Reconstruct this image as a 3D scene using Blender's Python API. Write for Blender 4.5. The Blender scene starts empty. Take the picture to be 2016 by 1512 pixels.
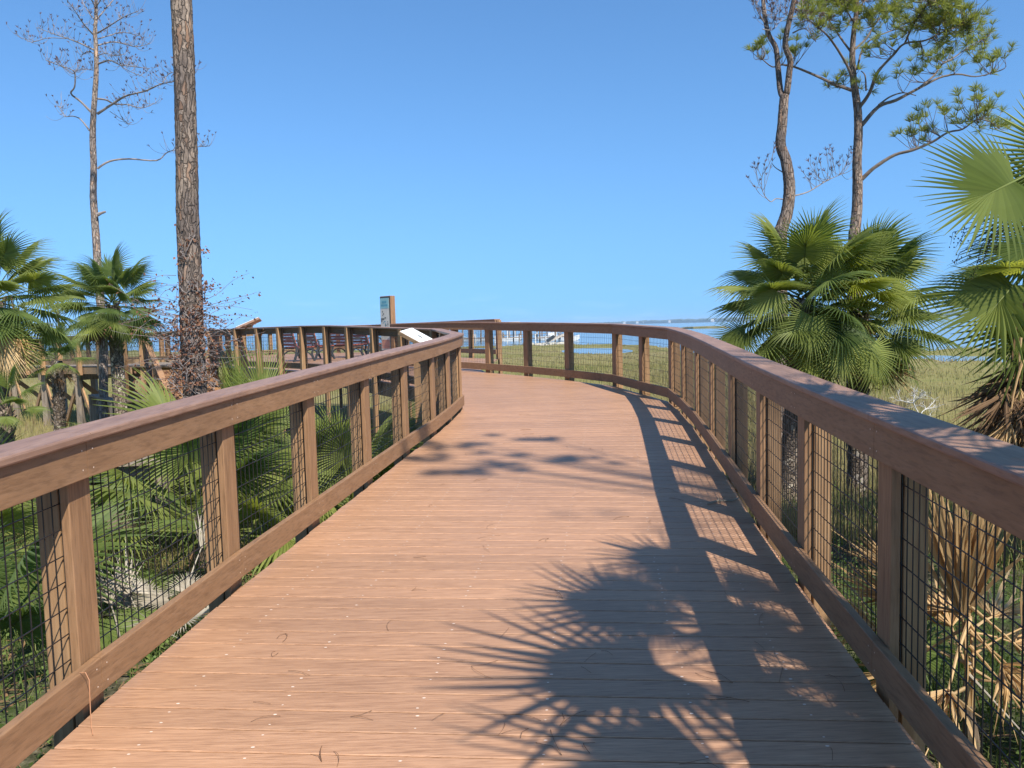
import bpy, math, random
import numpy as np
from mathutils import Vector, Matrix
random.seed(7)
rng = np.random.default_rng(11)
SC = bpy.context.scene
COL = SC.collection
R = math.radians

# ------------------------------------------------------------------ camera
F = 1510.0
EYE = Vector((0, 0, 1.557))
PITCH = math.atan((756 - 643) / F)
ROLL = R(1.5)
_fw = Vector((0, math.cos(PITCH), -math.sin(PITCH)))
_up0 = Vector((0, math.sin(PITCH), math.cos(PITCH)))
_r0 = Vector((1, 0, 0))
_rt = math.cos(ROLL) * _r0 - math.sin(ROLL) * _up0
_up = math.sin(ROLL) * _r0 + math.cos(ROLL) * _up0
cam = bpy.data.cameras.new('camera')
cam.sensor_width = 36.0
cam.lens = 36.0 * F / 2016.0
cam.clip_end = 30000
cam.clip_start = 0.05
camo = bpy.data.objects.new('camera', cam)
M = Matrix.Identity(4)
for i in range(3):
    M[i][0] = _rt[i]; M[i][1] = _up[i]; M[i][2] = -_fw[i]; M[i][3] = EYE[i]
camo.matrix_world = M
COL.objects.link(camo)
SC.camera = camo


def at(px, py, d):
    """photo pixel at a forward distance d (metres) -> world point"""
    return EYE + (_fw + (px - 1008) / F * _rt - (py - 756) / F * _up) * d


# ------------------------------------------------------------------ world, sun
SUNV = Vector((0.46, -0.76, 1.0)).normalized()       # towards the sun
EL = math.asin(SUNV.z)
AZ = math.atan2(SUNV.x, SUNV.y)
W = bpy.data.worlds.new('World'); SC.world = W; W.use_nodes = True
nt = W.node_tree
bg = nt.nodes['Background']
sky = nt.nodes.new('ShaderNodeTexSky')
sky.sky_type = 'NISHITA'; sky.sun_disc = False
sky.sun_elevation = EL; sky.sun_rotation = AZ
sky.air_density = 1.0; sky.dust_density = 0.35; sky.ozone_density = 2.2; sky.altitude = 0
# hazeless clear sky: keep the lowest degrees from going yellow, and a polarised-looking blue
tc = nt.nodes.new('ShaderNodeTexCoord'); sx_ = nt.nodes.new('ShaderNodeSeparateXYZ'); cx_ = nt.nodes.new('ShaderNodeCombineXYZ')
nt.links.new(tc.outputs['Generated'], sx_.inputs[0])
def wm(op, a, b):
    n = nt.nodes.new('ShaderNodeMath'); n.operation = op
    for i, v in enumerate((a, b)):
        if isinstance(v, float): n.inputs[i].default_value = v
        else: nt.links.new(v, n.inputs[i])
    return n.outputs[0]
zz_ = wm('SQRT', wm('ADD', wm('MULTIPLY', sx_.outputs[2], sx_.outputs[2]), 0.040), 0.0)
nt.links.new(sx_.outputs[0], cx_.inputs[0]); nt.links.new(sx_.outputs[1], cx_.inputs[1]); nt.links.new(zz_, cx_.inputs[2])
nt.links.new(cx_.outputs[0], sky.inputs[0])
tint = nt.nodes.new('ShaderNodeMix'); tint.data_type = 'RGBA'; tint.blend_type = 'MULTIPLY'
tint.inputs[0].default_value = 1.0; tint.inputs[7].default_value = (0.69, 1.03, 1.27, 1)
nt.links.new(sky.outputs[0], tint.inputs[6])
wn = nt.nodes.new('ShaderNodeTexNoise'); wn.inputs['Scale'].default_value = 1.0; wn.inputs['Detail'].default_value = 6
wmap = nt.nodes.new('ShaderNodeMapping'); wmap.inputs['Scale'].default_value = (13, 3, 75)
nt.links.new(tc.outputs['Generated'], wmap.inputs[0]); nt.links.new(wmap.outputs[0], wn.inputs['Vector'])
wr = nt.nodes.new('ShaderNodeMapRange'); wr.inputs[1].default_value = 0.54; wr.inputs[2].default_value = 0.72; wr.inputs[4].default_value = 0.07
nt.links.new(wn.outputs[0], wr.inputs[0])
wh = nt.nodes.new('ShaderNodeMapRange'); wh.inputs[1].default_value = 0.055; wh.inputs[2].default_value = 0.015
nt.links.new(sx_.outputs[2], wh.inputs[0])
wmix = nt.nodes.new('ShaderNodeMix'); wmix.data_type = 'RGBA'
nt.links.new(wm('MULTIPLY', wr.outputs[0], wh.outputs[0]), wmix.inputs[0])
nt.links.new(tint.outputs[2], wmix.inputs[6]); wmix.inputs[7].default_value = (8.5, 9.0, 9.6, 1)
nt.links.new(wmix.outputs[2], bg.inputs[0])
bg.inputs[1].default_value = 0.105
sl = bpy.data.lights.new('sun', 'SUN'); sl.energy = 5.0; sl.angle = R(0.53); sl.color = (1.0, 0.94, 0.85)
so = bpy.data.objects.new('sun', sl)
so.rotation_euler = SUNV.to_track_quat('Z', 'Y').to_euler()
so.location = (5, -8, 20)
COL.objects.link(so)
SC.view_settings.view_transform = 'Standard'
SC.view_settings.look = 'None'
SC.view_settings.exposure = 0.63
SC.view_settings.gamma = 1.0
SC.cycles.max_bounces = 8
SC.cycles.transparent_max_bounces = 8


# ------------------------------------------------------------------ mesh builder
class MB:
    def __init__(s):
        s.v = []; s.f = []

    def add(s, vs, fs):
        b = len(s.v)
        s.v.extend([tuple(p) for p in vs])
        s.f.extend([tuple(b + i for i in f) for f in fs])

    def box(s, o, a, b, c):
        o, a, b, c = Vector(o), Vector(a), Vector(b), Vector(c)
        if a.cross(b).dot(c) < 0:
            a, b = b, a
        p = [o, o + a, o + a + b, o + b]
        p += [q + c for q in p]
        s.add(p, [(3, 2, 1, 0), (4, 5, 6, 7), (0, 1, 5, 4), (1, 2, 6, 5), (2, 3, 7, 6), (3, 0, 4, 7)])

    def cbox(s, c, size, rz=0.0):
        x = Vector((math.cos(rz), math.sin(rz), 0)); y = Vector((-math.sin(rz), math.cos(rz), 0)); z = Vector((0, 0, 1))
        c = Vector(c)
        s.box(c - x * size[0] / 2 - y * size[1] / 2 - z * size[2] / 2, x * size[0], y * size[1], z * size[2])

    def bar(s, p, q, w, h, up=(0, 0, 1)):
        """rectangular bar from p to q, w wide, h in the up direction, centred"""
        p, q = Vector(p), Vector(q)
        d = q - p
        side = d.cross(Vector(up))
        if side.length < 1e-6:
            side = d.cross(Vector((1, 0, 0)))
        side.normalize()
        u = side.cross(d).normalized()
        s.box(p - side * w / 2 - u * h / 2, d, side * w, u * h)

    def tube(s, pts, rad, n=8, cap=True, rough=0.0):
        pts = [Vector(p) for p in pts]
        m = len(pts)
        if not hasattr(rad, '__len__'):
            rad = [rad] * m
        base = len(s.v)
        ref = Vector((0, 0, 1)) if abs((pts[-1] - pts[0]).normalized().z) < 0.8 else Vector((0, 1, 0))
        for i, p in enumerate(pts):
            d = (pts[min(i + 1, m - 1)] - pts[max(i - 1, 0)])
            if d.length < 1e-9:
                d = Vector((0, 0, 1))
            d.normalize()
            a = d.cross(ref)
            if a.length < 1e-4:
                a = d.cross(Vector((1, 0.3, 0)))
            a.normalize(); b = d.cross(a).normalized()
            for k in range(n):
                t = 2 * math.pi * k / n
                rr = rad[i] * (1 + (random.uniform(-rough, rough) if rough else 0))
                s.v.append(tuple(p + a * (rr * math.cos(t)) + b * (rr * math.sin(t))))
        for i in range(m - 1):
            for k in range(n):
                k2 = (k + 1) % n
                s.f.append((base + i * n + k, base + i * n + k2, base + (i + 1) * n + k2, base + (i + 1) * n + k))
        if cap:
            s.f.append(tuple(base + k for k in reversed(range(n))))
            s.f.append(tuple(base + (m - 1) * n + k for k in range(n)))

    def build(s, name, mat, parent=None, smooth=False, bevel=0.0):
        me = bpy.data.meshes.new(name)
        me.from_pydata(s.v, [], s.f)
        me.update()
        if smooth:
            me.polygons.foreach_set('use_smooth', [True] * len(me.polygons))
        me.materials.append(mat)
        return link(name, me, parent, bevel)


def link(name, me, parent=None, bevel=0.0):
    o = bpy.data.objects.new(name, me)
    COL.objects.link(o)
    if parent is not None:
        o.parent = parent
    if bevel:
        b = o.modifiers.new('bevel', 'BEVEL'); b.width = bevel; b.segments = 2; b.limit_method = 'ANGLE'
    return o


def tag(o, label, cat, group=None, kind=None):
    if label: o['label'] = label
    if cat: o['category'] = cat
    if group: o['group'] = group
    if kind: o['kind'] = kind
    return o


def thing(name, label, cat, loc=(0, 0, 0), group=None):
    """an Empty at the base of a thing; its parts are built in world coordinates and parented"""
    o = bpy.data.objects.new(name, None)
    o.empty_display_size = 0.1
    COL.objects.link(o)
    o['_loc'] = list(loc)
    tag(o, label, cat, group)
    return o


def settle():
    """move every Empty to the base of its thing, keeping parts where they are"""
    for o in list(COL.objects):
        if o.type == 'EMPTY' and '_loc' in o:
            l = Vector(o['_loc']); del o['_loc']
            o.location = l
            for c in o.children:
                c.matrix_parent_inverse = Matrix.Translation(-l)


# ------------------------------------------------------------------ materials
def newmat(name):
    m = bpy.data.materials.new(name); m.use_nodes = True
    t = m.node_tree
    return m, t, t.nodes['Principled BSDF']


def N(t, kind, **kw):
    n = t.nodes.new(kind)
    for k, v in kw.items():
        setattr(n, k, v)
    return n


def ramp(t, fac, stops):
    r = N(t, 'ShaderNodeValToRGB')
    e = r.color_ramp.elements
    while len(e) > 1:
        e.remove(e[0])
    e[0].position = stops[0][0]; e[0].color = (*stops[0][1], 1)
    for p, c in stops[1:]:
        x = e.new(p); x.color = (*c, 1)
    t.links.new(fac, r.inputs[0])
    return r.outputs[0]


def noise(t, vec, scale, detail=4, rough=0.55, dist=0.0):
    n = N(t, 'ShaderNodeTexNoise')
    n.inputs['Scale'].default_value = scale; n.inputs['Detail'].default_value = detail
    n.inputs['Roughness'].default_value = rough; n.inputs['Distortion'].default_value = dist
    if vec is not None:
        t.links.new(vec, n.inputs['Vector'])
    return n.outputs[0]


def mapping(t, scale=(1, 1, 1), rot=(0, 0, 0), coord='Object'):
    tc = N(t, 'ShaderNodeTexCoord')
    mp = N(t, 'ShaderNodeMapping')
    mp.inputs['Scale'].default_value = scale; mp.inputs['Rotation'].default_value = rot
    t.links.new(tc.outputs[coord], mp.inputs[0])
    return mp.outputs[0]


def mix(t, a, b, fac, mode='MIX'):
    m = N(t, 'ShaderNodeMix', data_type='RGBA', blend_type=mode)
    for sock, v in ((6, a), (7, b), (0, fac)):
        if hasattr(v, 'is_output'):
            t.links.new(v, m.inputs[sock])
        else:
            m.inputs[sock].default_value = (*v, 1) if sock else v
    return m.outputs[2]


def bump(t, p, h, strength, dist=0.01):
    b = N(t, 'ShaderNodeBump')
    b.inputs['Strength'].default_value = strength; b.inputs['Distance'].default_value = dist
    t.links.new(h, b.inputs['Height'])
    t.links.new(b.outputs[0], p.inputs['Normal'])


def math_n(t, op, a, b=None):
    n = N(t, 'ShaderNodeMath', operation=op)
    for i, v in enumerate((a, b)):
        if v is None: continue
        if hasattr(v, 'is_output'): t.links.new(v, n.inputs[i])
        else: n.inputs[i].default_value = v
    return n.outputs[0]


def mat_composite(name, ca, cb, cc, gscale, rough=0.62, island=0.16, dash=(0.72, 0.70, 0.68)):
    """wood-plastic board: streaks along the grain, each board a little different"""
    m, t, p = newmat(name)
    v = mapping(t, gscale)
    n1 = noise(t, v, 1.0, 5, 0.6, 0.35)
    n2 = noise(t, mapping(t, tuple(g * 3.1 for g in gscale)), 1.0, 3, 0.6)
    c = ramp(t, n1, [(0.30, ca), (0.52, cb), (0.75, cc)])
    c = mix(t, c, ramp(t, n2, [(0.36, dash), (0.50, (1.0, 1.0, 1.0)), (0.68, (1.10, 1.07, 1.04))]), 0.75, 'MULTIPLY')
    g = N(t, 'ShaderNodeNewGeometry')
    isl = ramp(t, g.outputs['Random Per Island'], [(0, (1 - island,) * 3), (1, (1 + island * .6, 1 + island * .55, 1 + island * .5))])
    c = mix(t, c, isl, 1.0, 'MULTIPLY')
    dirt = noise(t, mapping(t, (0.9, 0.9, 0.9)), 1.3, 4)
    c = mix(t, c, ramp(t, dirt, [(0.35, (0.91, 0.91, 0.92)), (0.65, (1.03, 1.02, 1.0))]), 1.0, 'MULTIPLY')
    t.links.new(c, p.inputs['Base Color'])
    p.inputs['Roughness'].default_value = rough
    p.inputs['Specular IOR Level'].default_value = 0.45
    bump(t, p, n2, 0.35, 0.003)
    return m


DECKC = ((0.315, 0.170, 0.094), (0.41, 0.229, 0.131), (0.49, 0.288, 0.171))
M_deck = mat_composite('composite_deck', *DECKC, (3.4, 110, 110), 0.5, 0.10, (0.62, 0.57, 0.54))
RC = ((0.218, 0.118, 0.058), (0.255, 0.142, 0.072), (0.292, 0.168, 0.090))
M_rail = mat_composite('composite_rail', *RC, (22, 3.2, 24), 0.58, 0.08)
M_cap = mat_composite('composite_cap', (0.225, 0.128, 0.086), (0.28, 0.165, 0.112), (0.335, 0.205, 0.142), (18, 2.6, 18), 0.5, 0.07)
M_post = mat_composite('composite_post', (0.23, 0.124, 0.060), (0.29, 0.162, 0.080), (0.345, 0.20, 0.106), (34, 34, 2.6), 0.58, 0.08)


def mat_wood(name, ca, cb, cc, sc=(26, 26, 2.2), rough=0.8):
    m, t, p = newmat(name)
    v = mapping(t, sc)
    n1 = noise(t, v, 1.0, 6, 0.62, 0.5)
    c = ramp(t, n1, [(0.28, ca), (0.5, cb), (0.74, cc)])
    big = noise(t, mapping(t, (1, 1, 1)), 1.1, 3)
    c = mix(t, c, ramp(t, big, [(0.3, (0.72, 0.72, 0.74)), (0.65, (1.08, 1.05, 1.0))]), 0.9, 'MULTIPLY')
    g = N(t, 'ShaderNodeNewGeometry')
    c = mix(t, c, ramp(t, g.outputs['Random Per Island'], [(0, (0.82, 0.82, 0.84)), (1, (1.1, 1.06, 1.0))]), 1.0, 'MULTIPLY')
    vor = N(t, 'ShaderNodeTexVoronoi'); vor.inputs['Scale'].default_value = 1.0
    t.links.new(mapping(t, (7, 7, 2.4)), vor.inputs['Vector'])
    c = mix(t, (0.12, 0.065, 0.03), c, ramp(t, vor.outputs['Distance'], [(0.05, (0, 0, 0)), (0.12, (1, 1, 1))]))
    t.links.new(c, p.inputs['Base Color'])
    p.inputs['Roughness'].default_value = rough
    bump(t, p, n1, 0.5, 0.006)
    return m


M_bare = mat_wood('treated_timber', (0.21, 0.118, 0.054), (0.34, 0.20, 0.096), (0.45, 0.285, 0.148))
M_bareh = mat_wood('treated_timber_beam', (0.19, 0.115, 0.06), (0.32, 0.205, 0.11), (0.43, 0.30, 0.175), (2.5, 24, 24))
M_red = mat_wood('new_timber', (0.24, 0.125, 0.06), (0.36, 0.20, 0.10), (0.46, 0.28, 0.15), (24, 24, 2.2))
M_grey = mat_wood('weathered_timber', (0.13, 0.10, 0.075), (0.23, 0.185, 0.14), (0.34, 0.29, 0.23), (20, 20, 2.0))


def mat_plain(name, col, rough=0.6, metal=0.0, var=0.12, sc=12.0):
    m, t, p = newmat(name)
    n = noise(t, mapping(t, (1, 1, 1)), sc, 4)
    c = mix(t, col, ramp(t, n, [(0.3, (1 - var,) * 3), (0.7, (1 + var * .6,) * 3)]), 1.0, 'MULTIPLY')
    t.links.new(c, p.inputs['Base Color'])
    p.inputs['Roughness'].default_value = rough; p.inputs['Metallic'].default_value = metal
    return m


M_wire = mat_plain('black_coated_wire', (0.012, 0.012, 0.013), 0.45)
M_iron = mat_plain('cast_iron_black', (0.03, 0.034, 0.036), 0.5)
M_slat = mat_plain('red_brown_slat', (0.26, 0.07, 0.045), 0.55)
M_white = mat_plain('panel_white', (0.80, 0.81, 0.80), 0.4, var=0.04)
M_ink = mat_plain('panel_ink', (0.03, 0.05, 0.045), 0.5)
M_screw = mat_plain('pale_screw_plug', (0.72, 0.56, 0.44), 0.5)
M_navy = mat_plain('dark_sign_frame', (0.02, 0.03, 0.035), 0.4)
M_blue = mat_plain('sign_sea_blue', (0.10, 0.32, 0.40), 0.4)
M_teal = mat_plain('sign_teal', (0.25, 0.50, 0.52), 0.4)
M_cream = mat_plain('sign_cream', (0.62, 0.61, 0.53), 0.4)
M_coral = mat_plain('sign_coral', (0.62, 0.30, 0.22), 0.4)
M_plas = mat_plain('white_hull', (0.60, 0.60, 0.58), 0.35, var=0.05)
M_twig = mat_plain('pine_litter', (0.17, 0.085, 0.04), 0.8, var=0.3)


def mat_bark(name, ca, cb, cc, corange, amt, sc=(9, 9, 3.2)):
    m, t, p = newmat(name)
    wob = noise(t, mapping(t, (5, 5, 5)), 1.0, 3)
    v = mapping(t, sc)
    vm = N(t, 'ShaderNodeVectorMath', operation='ADD')
    t.links.new(v, vm.inputs[0])
    sclv = N(t, 'ShaderNodeVectorMath', operation='SCALE'); sclv.inputs[3].default_value = 2.2
    cmb = N(t, 'ShaderNodeCombineXYZ')
    for i in range(3): t.links.new(wob, cmb.inputs[i])
    t.links.new(cmb.outputs[0], sclv.inputs[0]); t.links.new(sclv.outputs[0], vm.inputs[1])
    vo = N(t, 'ShaderNodeTexVoronoi', feature='DISTANCE_TO_EDGE'); vo.inputs['Scale'].default_value = 1.0
    t.links.new(vm.outputs[0], vo.inputs['Vector'])
    vc = N(t, 'ShaderNodeTexVoronoi'); vc.inputs['Scale'].default_value = 1.0
    t.links.new(vm.outputs[0], vc.inputs['Vector'])
    n1 = noise(t, mapping(t, (22, 22, 9)), 1.0, 6, 0.65)
    c = ramp(t, n1, [(0.28, ca), (0.5, cb), (0.72, cc)])
    sep = N(t, 'ShaderNodeSeparateColor'); t.links.new(vc.outputs['Color'], sep.inputs[0])
    patch = ramp(t, sep.outputs[0], [(1 - amt - 0.02, (0, 0, 0)), (1 - amt + 0.06, (1, 1, 1))])
    c = mix(t, c, corange, patch)
    c = mix(t, c, ramp(t, sep.outputs[1], [(0, (0.72, 0.72, 0.74)), (1, (1.2, 1.18, 1.15))]), 1.0, 'MULTIPLY')
    tall = noise(t, mapping(t, (1.2, 1.2, 0.7)), 1.0, 4)
    c = mix(t, c, ramp(t, tall, [(0.35, (0.66, 0.66, 0.70)), (0.62, (1.18, 1.15, 1.10))]), 1.0, 'MULTIPLY')
    crack = ramp(t, vo.outputs['Distance'], [(0.0, (0.15,) * 3), (0.13, (1, 1, 1))])
    c = mix(t, tuple(x * 0.62 for x in ca), c, crack)
    t.links.new(c, p.inputs['Base Color']); p.inputs['Roughness'].default_value = 0.9
    p.inputs['Specular IOR Level'].default_value = 0.2
    h = math_n(t, 'ADD', math_n(t, 'MULTIPLY', crack, 0.8), math_n(t, 'MULTIPLY', n1, 0.5))
    bump(t, p, h, 0.9, 0.03)
    return m


M_pine = mat_bark('pine_bark', (0.095, 0.075, 0.062), (0.195, 0.155, 0.125), (0.31, 0.255, 0.21), (0.26, 0.165, 0.11), 0.12, (17, 17, 3.4))
M_pine2 = mat_bark('pine_bark_warm', (0.11, 0.085, 0.07), (0.23, 0.18, 0.145), (0.36, 0.295, 0.245), (0.29, 0.19, 0.13), 0.15, (22, 22, 5))
M_dead = mat_bark('dead_pine_bark', (0.17, 0.135, 0.115), (0.31, 0.255, 0.215), (0.47, 0.41, 0.36), (0.36, 0.25, 0.18), 0.15, (24, 24, 6))
M_limb = mat_plain('pine_limb', (0.15, 0.115, 0.09), 0.9, var=0.35, sc=9)
M_dtwig = mat_plain('dead_twig', (0.25, 0.215, 0.20), 0.9, var=0.35, sc=9)
M_ptrunk = mat_bark('palm_trunk', (0.085, 0.065, 0.048), (0.18, 0.14, 0.105), (0.33, 0.28, 0.22), (0.42, 0.37, 0.30), 0.12, (16, 16, 14))
M_boot = mat_wood('palm_boot', (0.06, 0.042, 0.028), (0.13, 0.095, 0.062), (0.24, 0.19, 0.13), (30, 30, 8), 0.9)


def mat_leaf(name, stops, transl=0.35, rough=0.42, trcol=None, obj=True, spec=0.2):
    m, t, p = newmat(name)
    g = N(t, 'ShaderNodeNewGeometry')
    n = noise(t, mapping(t, (1, 1, 1)), 5.0, 3)
    f = math_n(t, 'ADD', math_n(t, 'MULTIPLY', g.outputs['Random Per Island'], 0.55), math_n(t, 'MULTIPLY', n, 0.45))
    if obj:
        oi = N(t, 'ShaderNodeObjectInfo')
        f = math_n(t, 'ADD', math_n(t, 'MULTIPLY', f, 0.45), math_n(t, 'MULTIPLY', oi.outputs['Random'], 0.55))
    c = ramp(t, f, stops)
    t.links.new(c, p.inputs['Base Color'])
    p.inputs['Roughness'].default_value = rough
    p.inputs['Specular IOR Level'].default_value = spec
    tr = N(t, 'ShaderNodeBsdfTranslucent')
    t.links.new(mix(t, c, trcol or (1.35, 1.3, 0.6), 1.0, 'MULTIPLY'), tr.inputs[0])
    ms = N(t, 'ShaderNodeMixShader'); ms.inputs[0].default_value = transl
    out = t.nodes['Material Output']
    t.links.new(p.outputs[0], ms.inputs[1]); t.links.new(tr.outputs[0], ms.inputs[2])
    t.links.new(ms.outputs[0], out.inputs[0])
    return m


M_palm = mat_leaf('palm_leaf', [(0.0, (0.085, 0.12, 0.032)), (0.45, (0.18, 0.22, 0.056)), (0.8, (0.28, 0.315, 0.082)), (1.0, (0.36, 0.37, 0.10))], 0.5, 0.5)
M_palml = mat_leaf('palm_leaf_light', [(0.0, (0.17, 0.215, 0.065)), (0.5, (0.26, 0.31, 0.095)), (1.0, (0.38, 0.41, 0.14))], 0.4, 0.5)
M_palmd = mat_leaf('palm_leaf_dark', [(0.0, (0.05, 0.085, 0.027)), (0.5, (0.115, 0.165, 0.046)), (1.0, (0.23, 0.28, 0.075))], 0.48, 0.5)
M_straw = mat_leaf('dead_palm_leaf', [(0.0, (0.34, 0.20, 0.085)), (0.5, (0.54, 0.35, 0.16)), (1.0, (0.68, 0.50, 0.27))], 0.3, 0.7, (1.1, 1.0, 0.8))
M_brown = mat_leaf('brown_palm_leaf', [(0.0, (0.085, 0.05, 0.028)), (0.5, (0.19, 0.115, 0.06)), (1.0, (0.33, 0.20, 0.10))], 0.25, 0.8, (1.1, 1.0, 0.8))
M_bleach = mat_leaf('bleached_palm_leaf', [(0.0, (0.22, 0.185, 0.135)), (0.5, (0.36, 0.31, 0.235)), (1.0, (0.50, 0.445, 0.355))], 0.15, 0.8, (1.0, 1.0, 0.9))
M_needle = mat_leaf('pine_needles', [(0.0, (0.13, 0.165, 0.04)), (0.5, (0.23, 0.265, 0.065)), (1.0, (0.36, 0.37, 0.11))], 0.45, 0.6, obj=False)
M_dneedle = mat_leaf('dead_needles', [(0.0, (0.06, 0.035, 0.035)), (0.5, (0.13, 0.075, 0.065)), (1.0, (0.23, 0.13, 0.09))], 0.2, 0.8, (1, 0.9, 0.8), obj=False)
M_vine = mat_leaf('dry_vine_leaf', [(0.0, (0.10, 0.04, 0.025)), (0.5, (0.21, 0.095, 0.055)), (1.0, (0.36, 0.20, 0.12))], 0.25, 0.7, (1.1, 0.9, 0.7), obj=False)
M_cover = mat_leaf('cover_leaf', [(0.0, (0.05, 0.085, 0.02)), (0.5, (0.11, 0.165, 0.04)), (1.0, (0.21, 0.26, 0.07))], 0.3, 0.55, obj=False)


def mat_grass():
    m, t, p = newmat('marsh_grass')
    g = N(t, 'ShaderNodeNewGeometry')
    big = noise(t, mapping(t, (0.3, 1.1, 1)), 0.085, 5, 0.62)
    mid = noise(t, mapping(t, (0.5, 1, 1)), 0.4, 3)
    f = math_n(t, 'ADD', math_n(t, 'MULTIPLY', big, 0.75), math_n(t, 'ADD', math_n(t, 'MULTIPLY', mid, 0.25), math_n(t, 'MULTIPLY', g.outputs['Random Per Island'], 0.22)))
    c = ramp(t, f, [(0.38, (0.19, 0.185, 0.055)), (0.52, (0.27, 0.235, 0.085)), (0.66, (0.33, 0.27, 0.12)), (0.8, (0.21, 0.16, 0.09))])
    t.links.new(c, p.inputs['Base Color']); p.inputs['Roughness'].default_value = 0.7
    p.inputs['Specular IOR Level'].default_value = 0.25
    tr = N(t, 'ShaderNodeBsdfTranslucent'); t.links.new(c, tr.inputs[0])
    ms = N(t, 'ShaderNodeMixShader'); ms.inputs[0].default_value = 0.3
    t.links.new(p.outputs[0], ms.inputs[1]); t.links.new(tr.outputs[0], ms.inputs[2])
    t.links.new(ms.outputs[0], t.nodes['Material Output'].inputs[0])
    return m


M_grass = mat_grass()


def mat_ground():
    m, t, p = newmat('marsh_ground')
    v = mapping(t, (1, 1, 1))
    big = noise(t, mapping(t, (0.3, 1.1, 1)), 0.085, 5, 0.62)
    mid = noise(t, v, 1.4, 6, 0.65)
    fine = noise(t, v, 14, 5, 0.65)
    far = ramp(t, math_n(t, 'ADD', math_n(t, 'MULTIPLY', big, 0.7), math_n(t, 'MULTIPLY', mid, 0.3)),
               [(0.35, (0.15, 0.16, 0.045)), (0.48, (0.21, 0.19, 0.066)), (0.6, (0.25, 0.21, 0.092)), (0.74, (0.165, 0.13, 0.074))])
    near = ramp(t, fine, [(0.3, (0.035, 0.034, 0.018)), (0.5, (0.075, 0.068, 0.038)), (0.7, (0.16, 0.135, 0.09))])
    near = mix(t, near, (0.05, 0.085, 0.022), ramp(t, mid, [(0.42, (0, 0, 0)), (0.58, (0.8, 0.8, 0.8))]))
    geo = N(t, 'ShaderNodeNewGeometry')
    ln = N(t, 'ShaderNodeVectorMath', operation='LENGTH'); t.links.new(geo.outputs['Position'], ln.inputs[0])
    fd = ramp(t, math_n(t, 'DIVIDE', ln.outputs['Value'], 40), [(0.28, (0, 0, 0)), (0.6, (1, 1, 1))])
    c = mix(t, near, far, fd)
    c = mix(t, c, ramp(t, fine, [(0.3, (0.75,) * 3), (0.7, (1.15,) * 3)]), 1.0, 'MULTIPLY')
    t.links.new(c, p.inputs['Base Color']); p.inputs['Roughness'].default_value = 0.95
    p.inputs['Specular IOR Level'].default_value = 0.1
    bump(t, p, fine, 0.8, 0.05)
    return m


M_ground = mat_ground()


def mat_water():
    m, t, p = newmat('bay_water')
    v = mapping(t, (1, 1, 1))
    n = noise(t, v, 0.9, 5, 0.6)
    n2 = noise(t, mapping(t, (0.004, 0.016, 1)), 1.0, 4)
    c = ramp(t, n2, [(0.35, (0.13, 0.20, 0.25)), (0.65, (0.19, 0.265, 0.31))])
    t.links.new(c, p.inputs['Base Color'])
    p.inputs['Roughness'].default_value = 0.16; p.inputs['IOR'].default_value = 1.33
    bump(t, p, n, 0.16, 0.2)
    return m


M_water = mat_water()
M_farland = mat_plain('far_trees', (0.05, 0.07, 0.035), 0.9, var=0.35, sc=0.05)
M_sand = mat_plain('beach_sand', (0.52, 0.47, 0.38), 0.9)

# ------------------------------------------------------------------ terrain, water
def zdeck(y):
    return 0.035 * min(y, 17.6)


def groundz(x, y):
    r = math.hypot(x, y)
    t = min(max((r - 7.0) / 15.0, 0), 1); t = t * t * (3 - 2 * t)
    return -0.95 * (1 - t) - 1.85 * t + 0.05 * math.sin(x * 1.3 + 0.4) * math.cos(y * 1.1)


POOLS = [(11.5, 104, 4.2, 12), (37, 62, 3, 6), (-6, 126, 4, 6)]


def shore(a):
    """distance of the shoreline by azimuth from +Y (deg, + to the right)"""
    pts = [(-180, 900), (-75, 900), (-45, 420), (-33, 300), (-24, 185), (-12, 150), (0, 146), (6, 140), (10, 128), (14, 88), (20, 82), (30, 96), (40, 110), (75, 300), (90, 900), (180, 900)]
    xs, ys = zip(*pts)
    return float(np.interp(a, xs, ys)) * (1 + 0.025 * math.sin(a * 1.9) + 0.02 * math.sin(a * 4.3 + 1))


def terrain():
    angs = list(np.arange(-180, -50, 6.0)) + list(np.arange(-50, 50, 0.75)) + list(np.arange(50, 180, 6.0))
    rad = [0.0] + list(np.geomspace(1.0, 60, 52)) + list(np.arange(63, 240, 3.0)) + list(np.geomspace(245, 1400, 14))
    vs = [(0, 0, groundz(0, 0))]; fs = []
    na = len(angs)
    for r in rad[1:]:
        for a in angs:
            x = r * math.sin(R(a)); y = r * math.cos(R(a))
            z = groundz(x, y)
            s = shore(a)
            z -= max(0, min(1, (r - s + 4) / 10.0)) * 2.6
            for (cx, cy, rx, ry) in POOLS:
                q = ((x - cx) / rx) ** 2 + ((y - cy) / ry) ** 2
                if q < 1.6:
                    z -= 0.45 * min(1, (1.6 - q))
            vs.append((x, y, z))
    for k in range(na):
        fs.append((0, 1 + (k + 1) % na, 1 + k))
    for i in range(len(rad) - 2):
        for k in range(na):
            k2 = (k + 1) % na
            a, b = 1 + i * na, 1 + (i + 1) * na
            fs.append((a + k, a + k2, b + k2, b + k))
    mb = MB(); mb.add(vs, fs)
    o = mb.build('ground', M_ground, smooth=True)
    tag(o, 'marsh ground of mud and short growth running out to the bay', None, kind='structure')


terrain()
mb = MB(); mb.add([(-9000, -200, -2.02), (9000, -200, -2.02), (9000, 16000, -2.02), (-9000, 16000, -2.02)], [(0, 1, 2, 3)])
tag(mb.build('water', M_water), 'calm blue bay water beyond the marsh', None, kind='structure')


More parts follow.
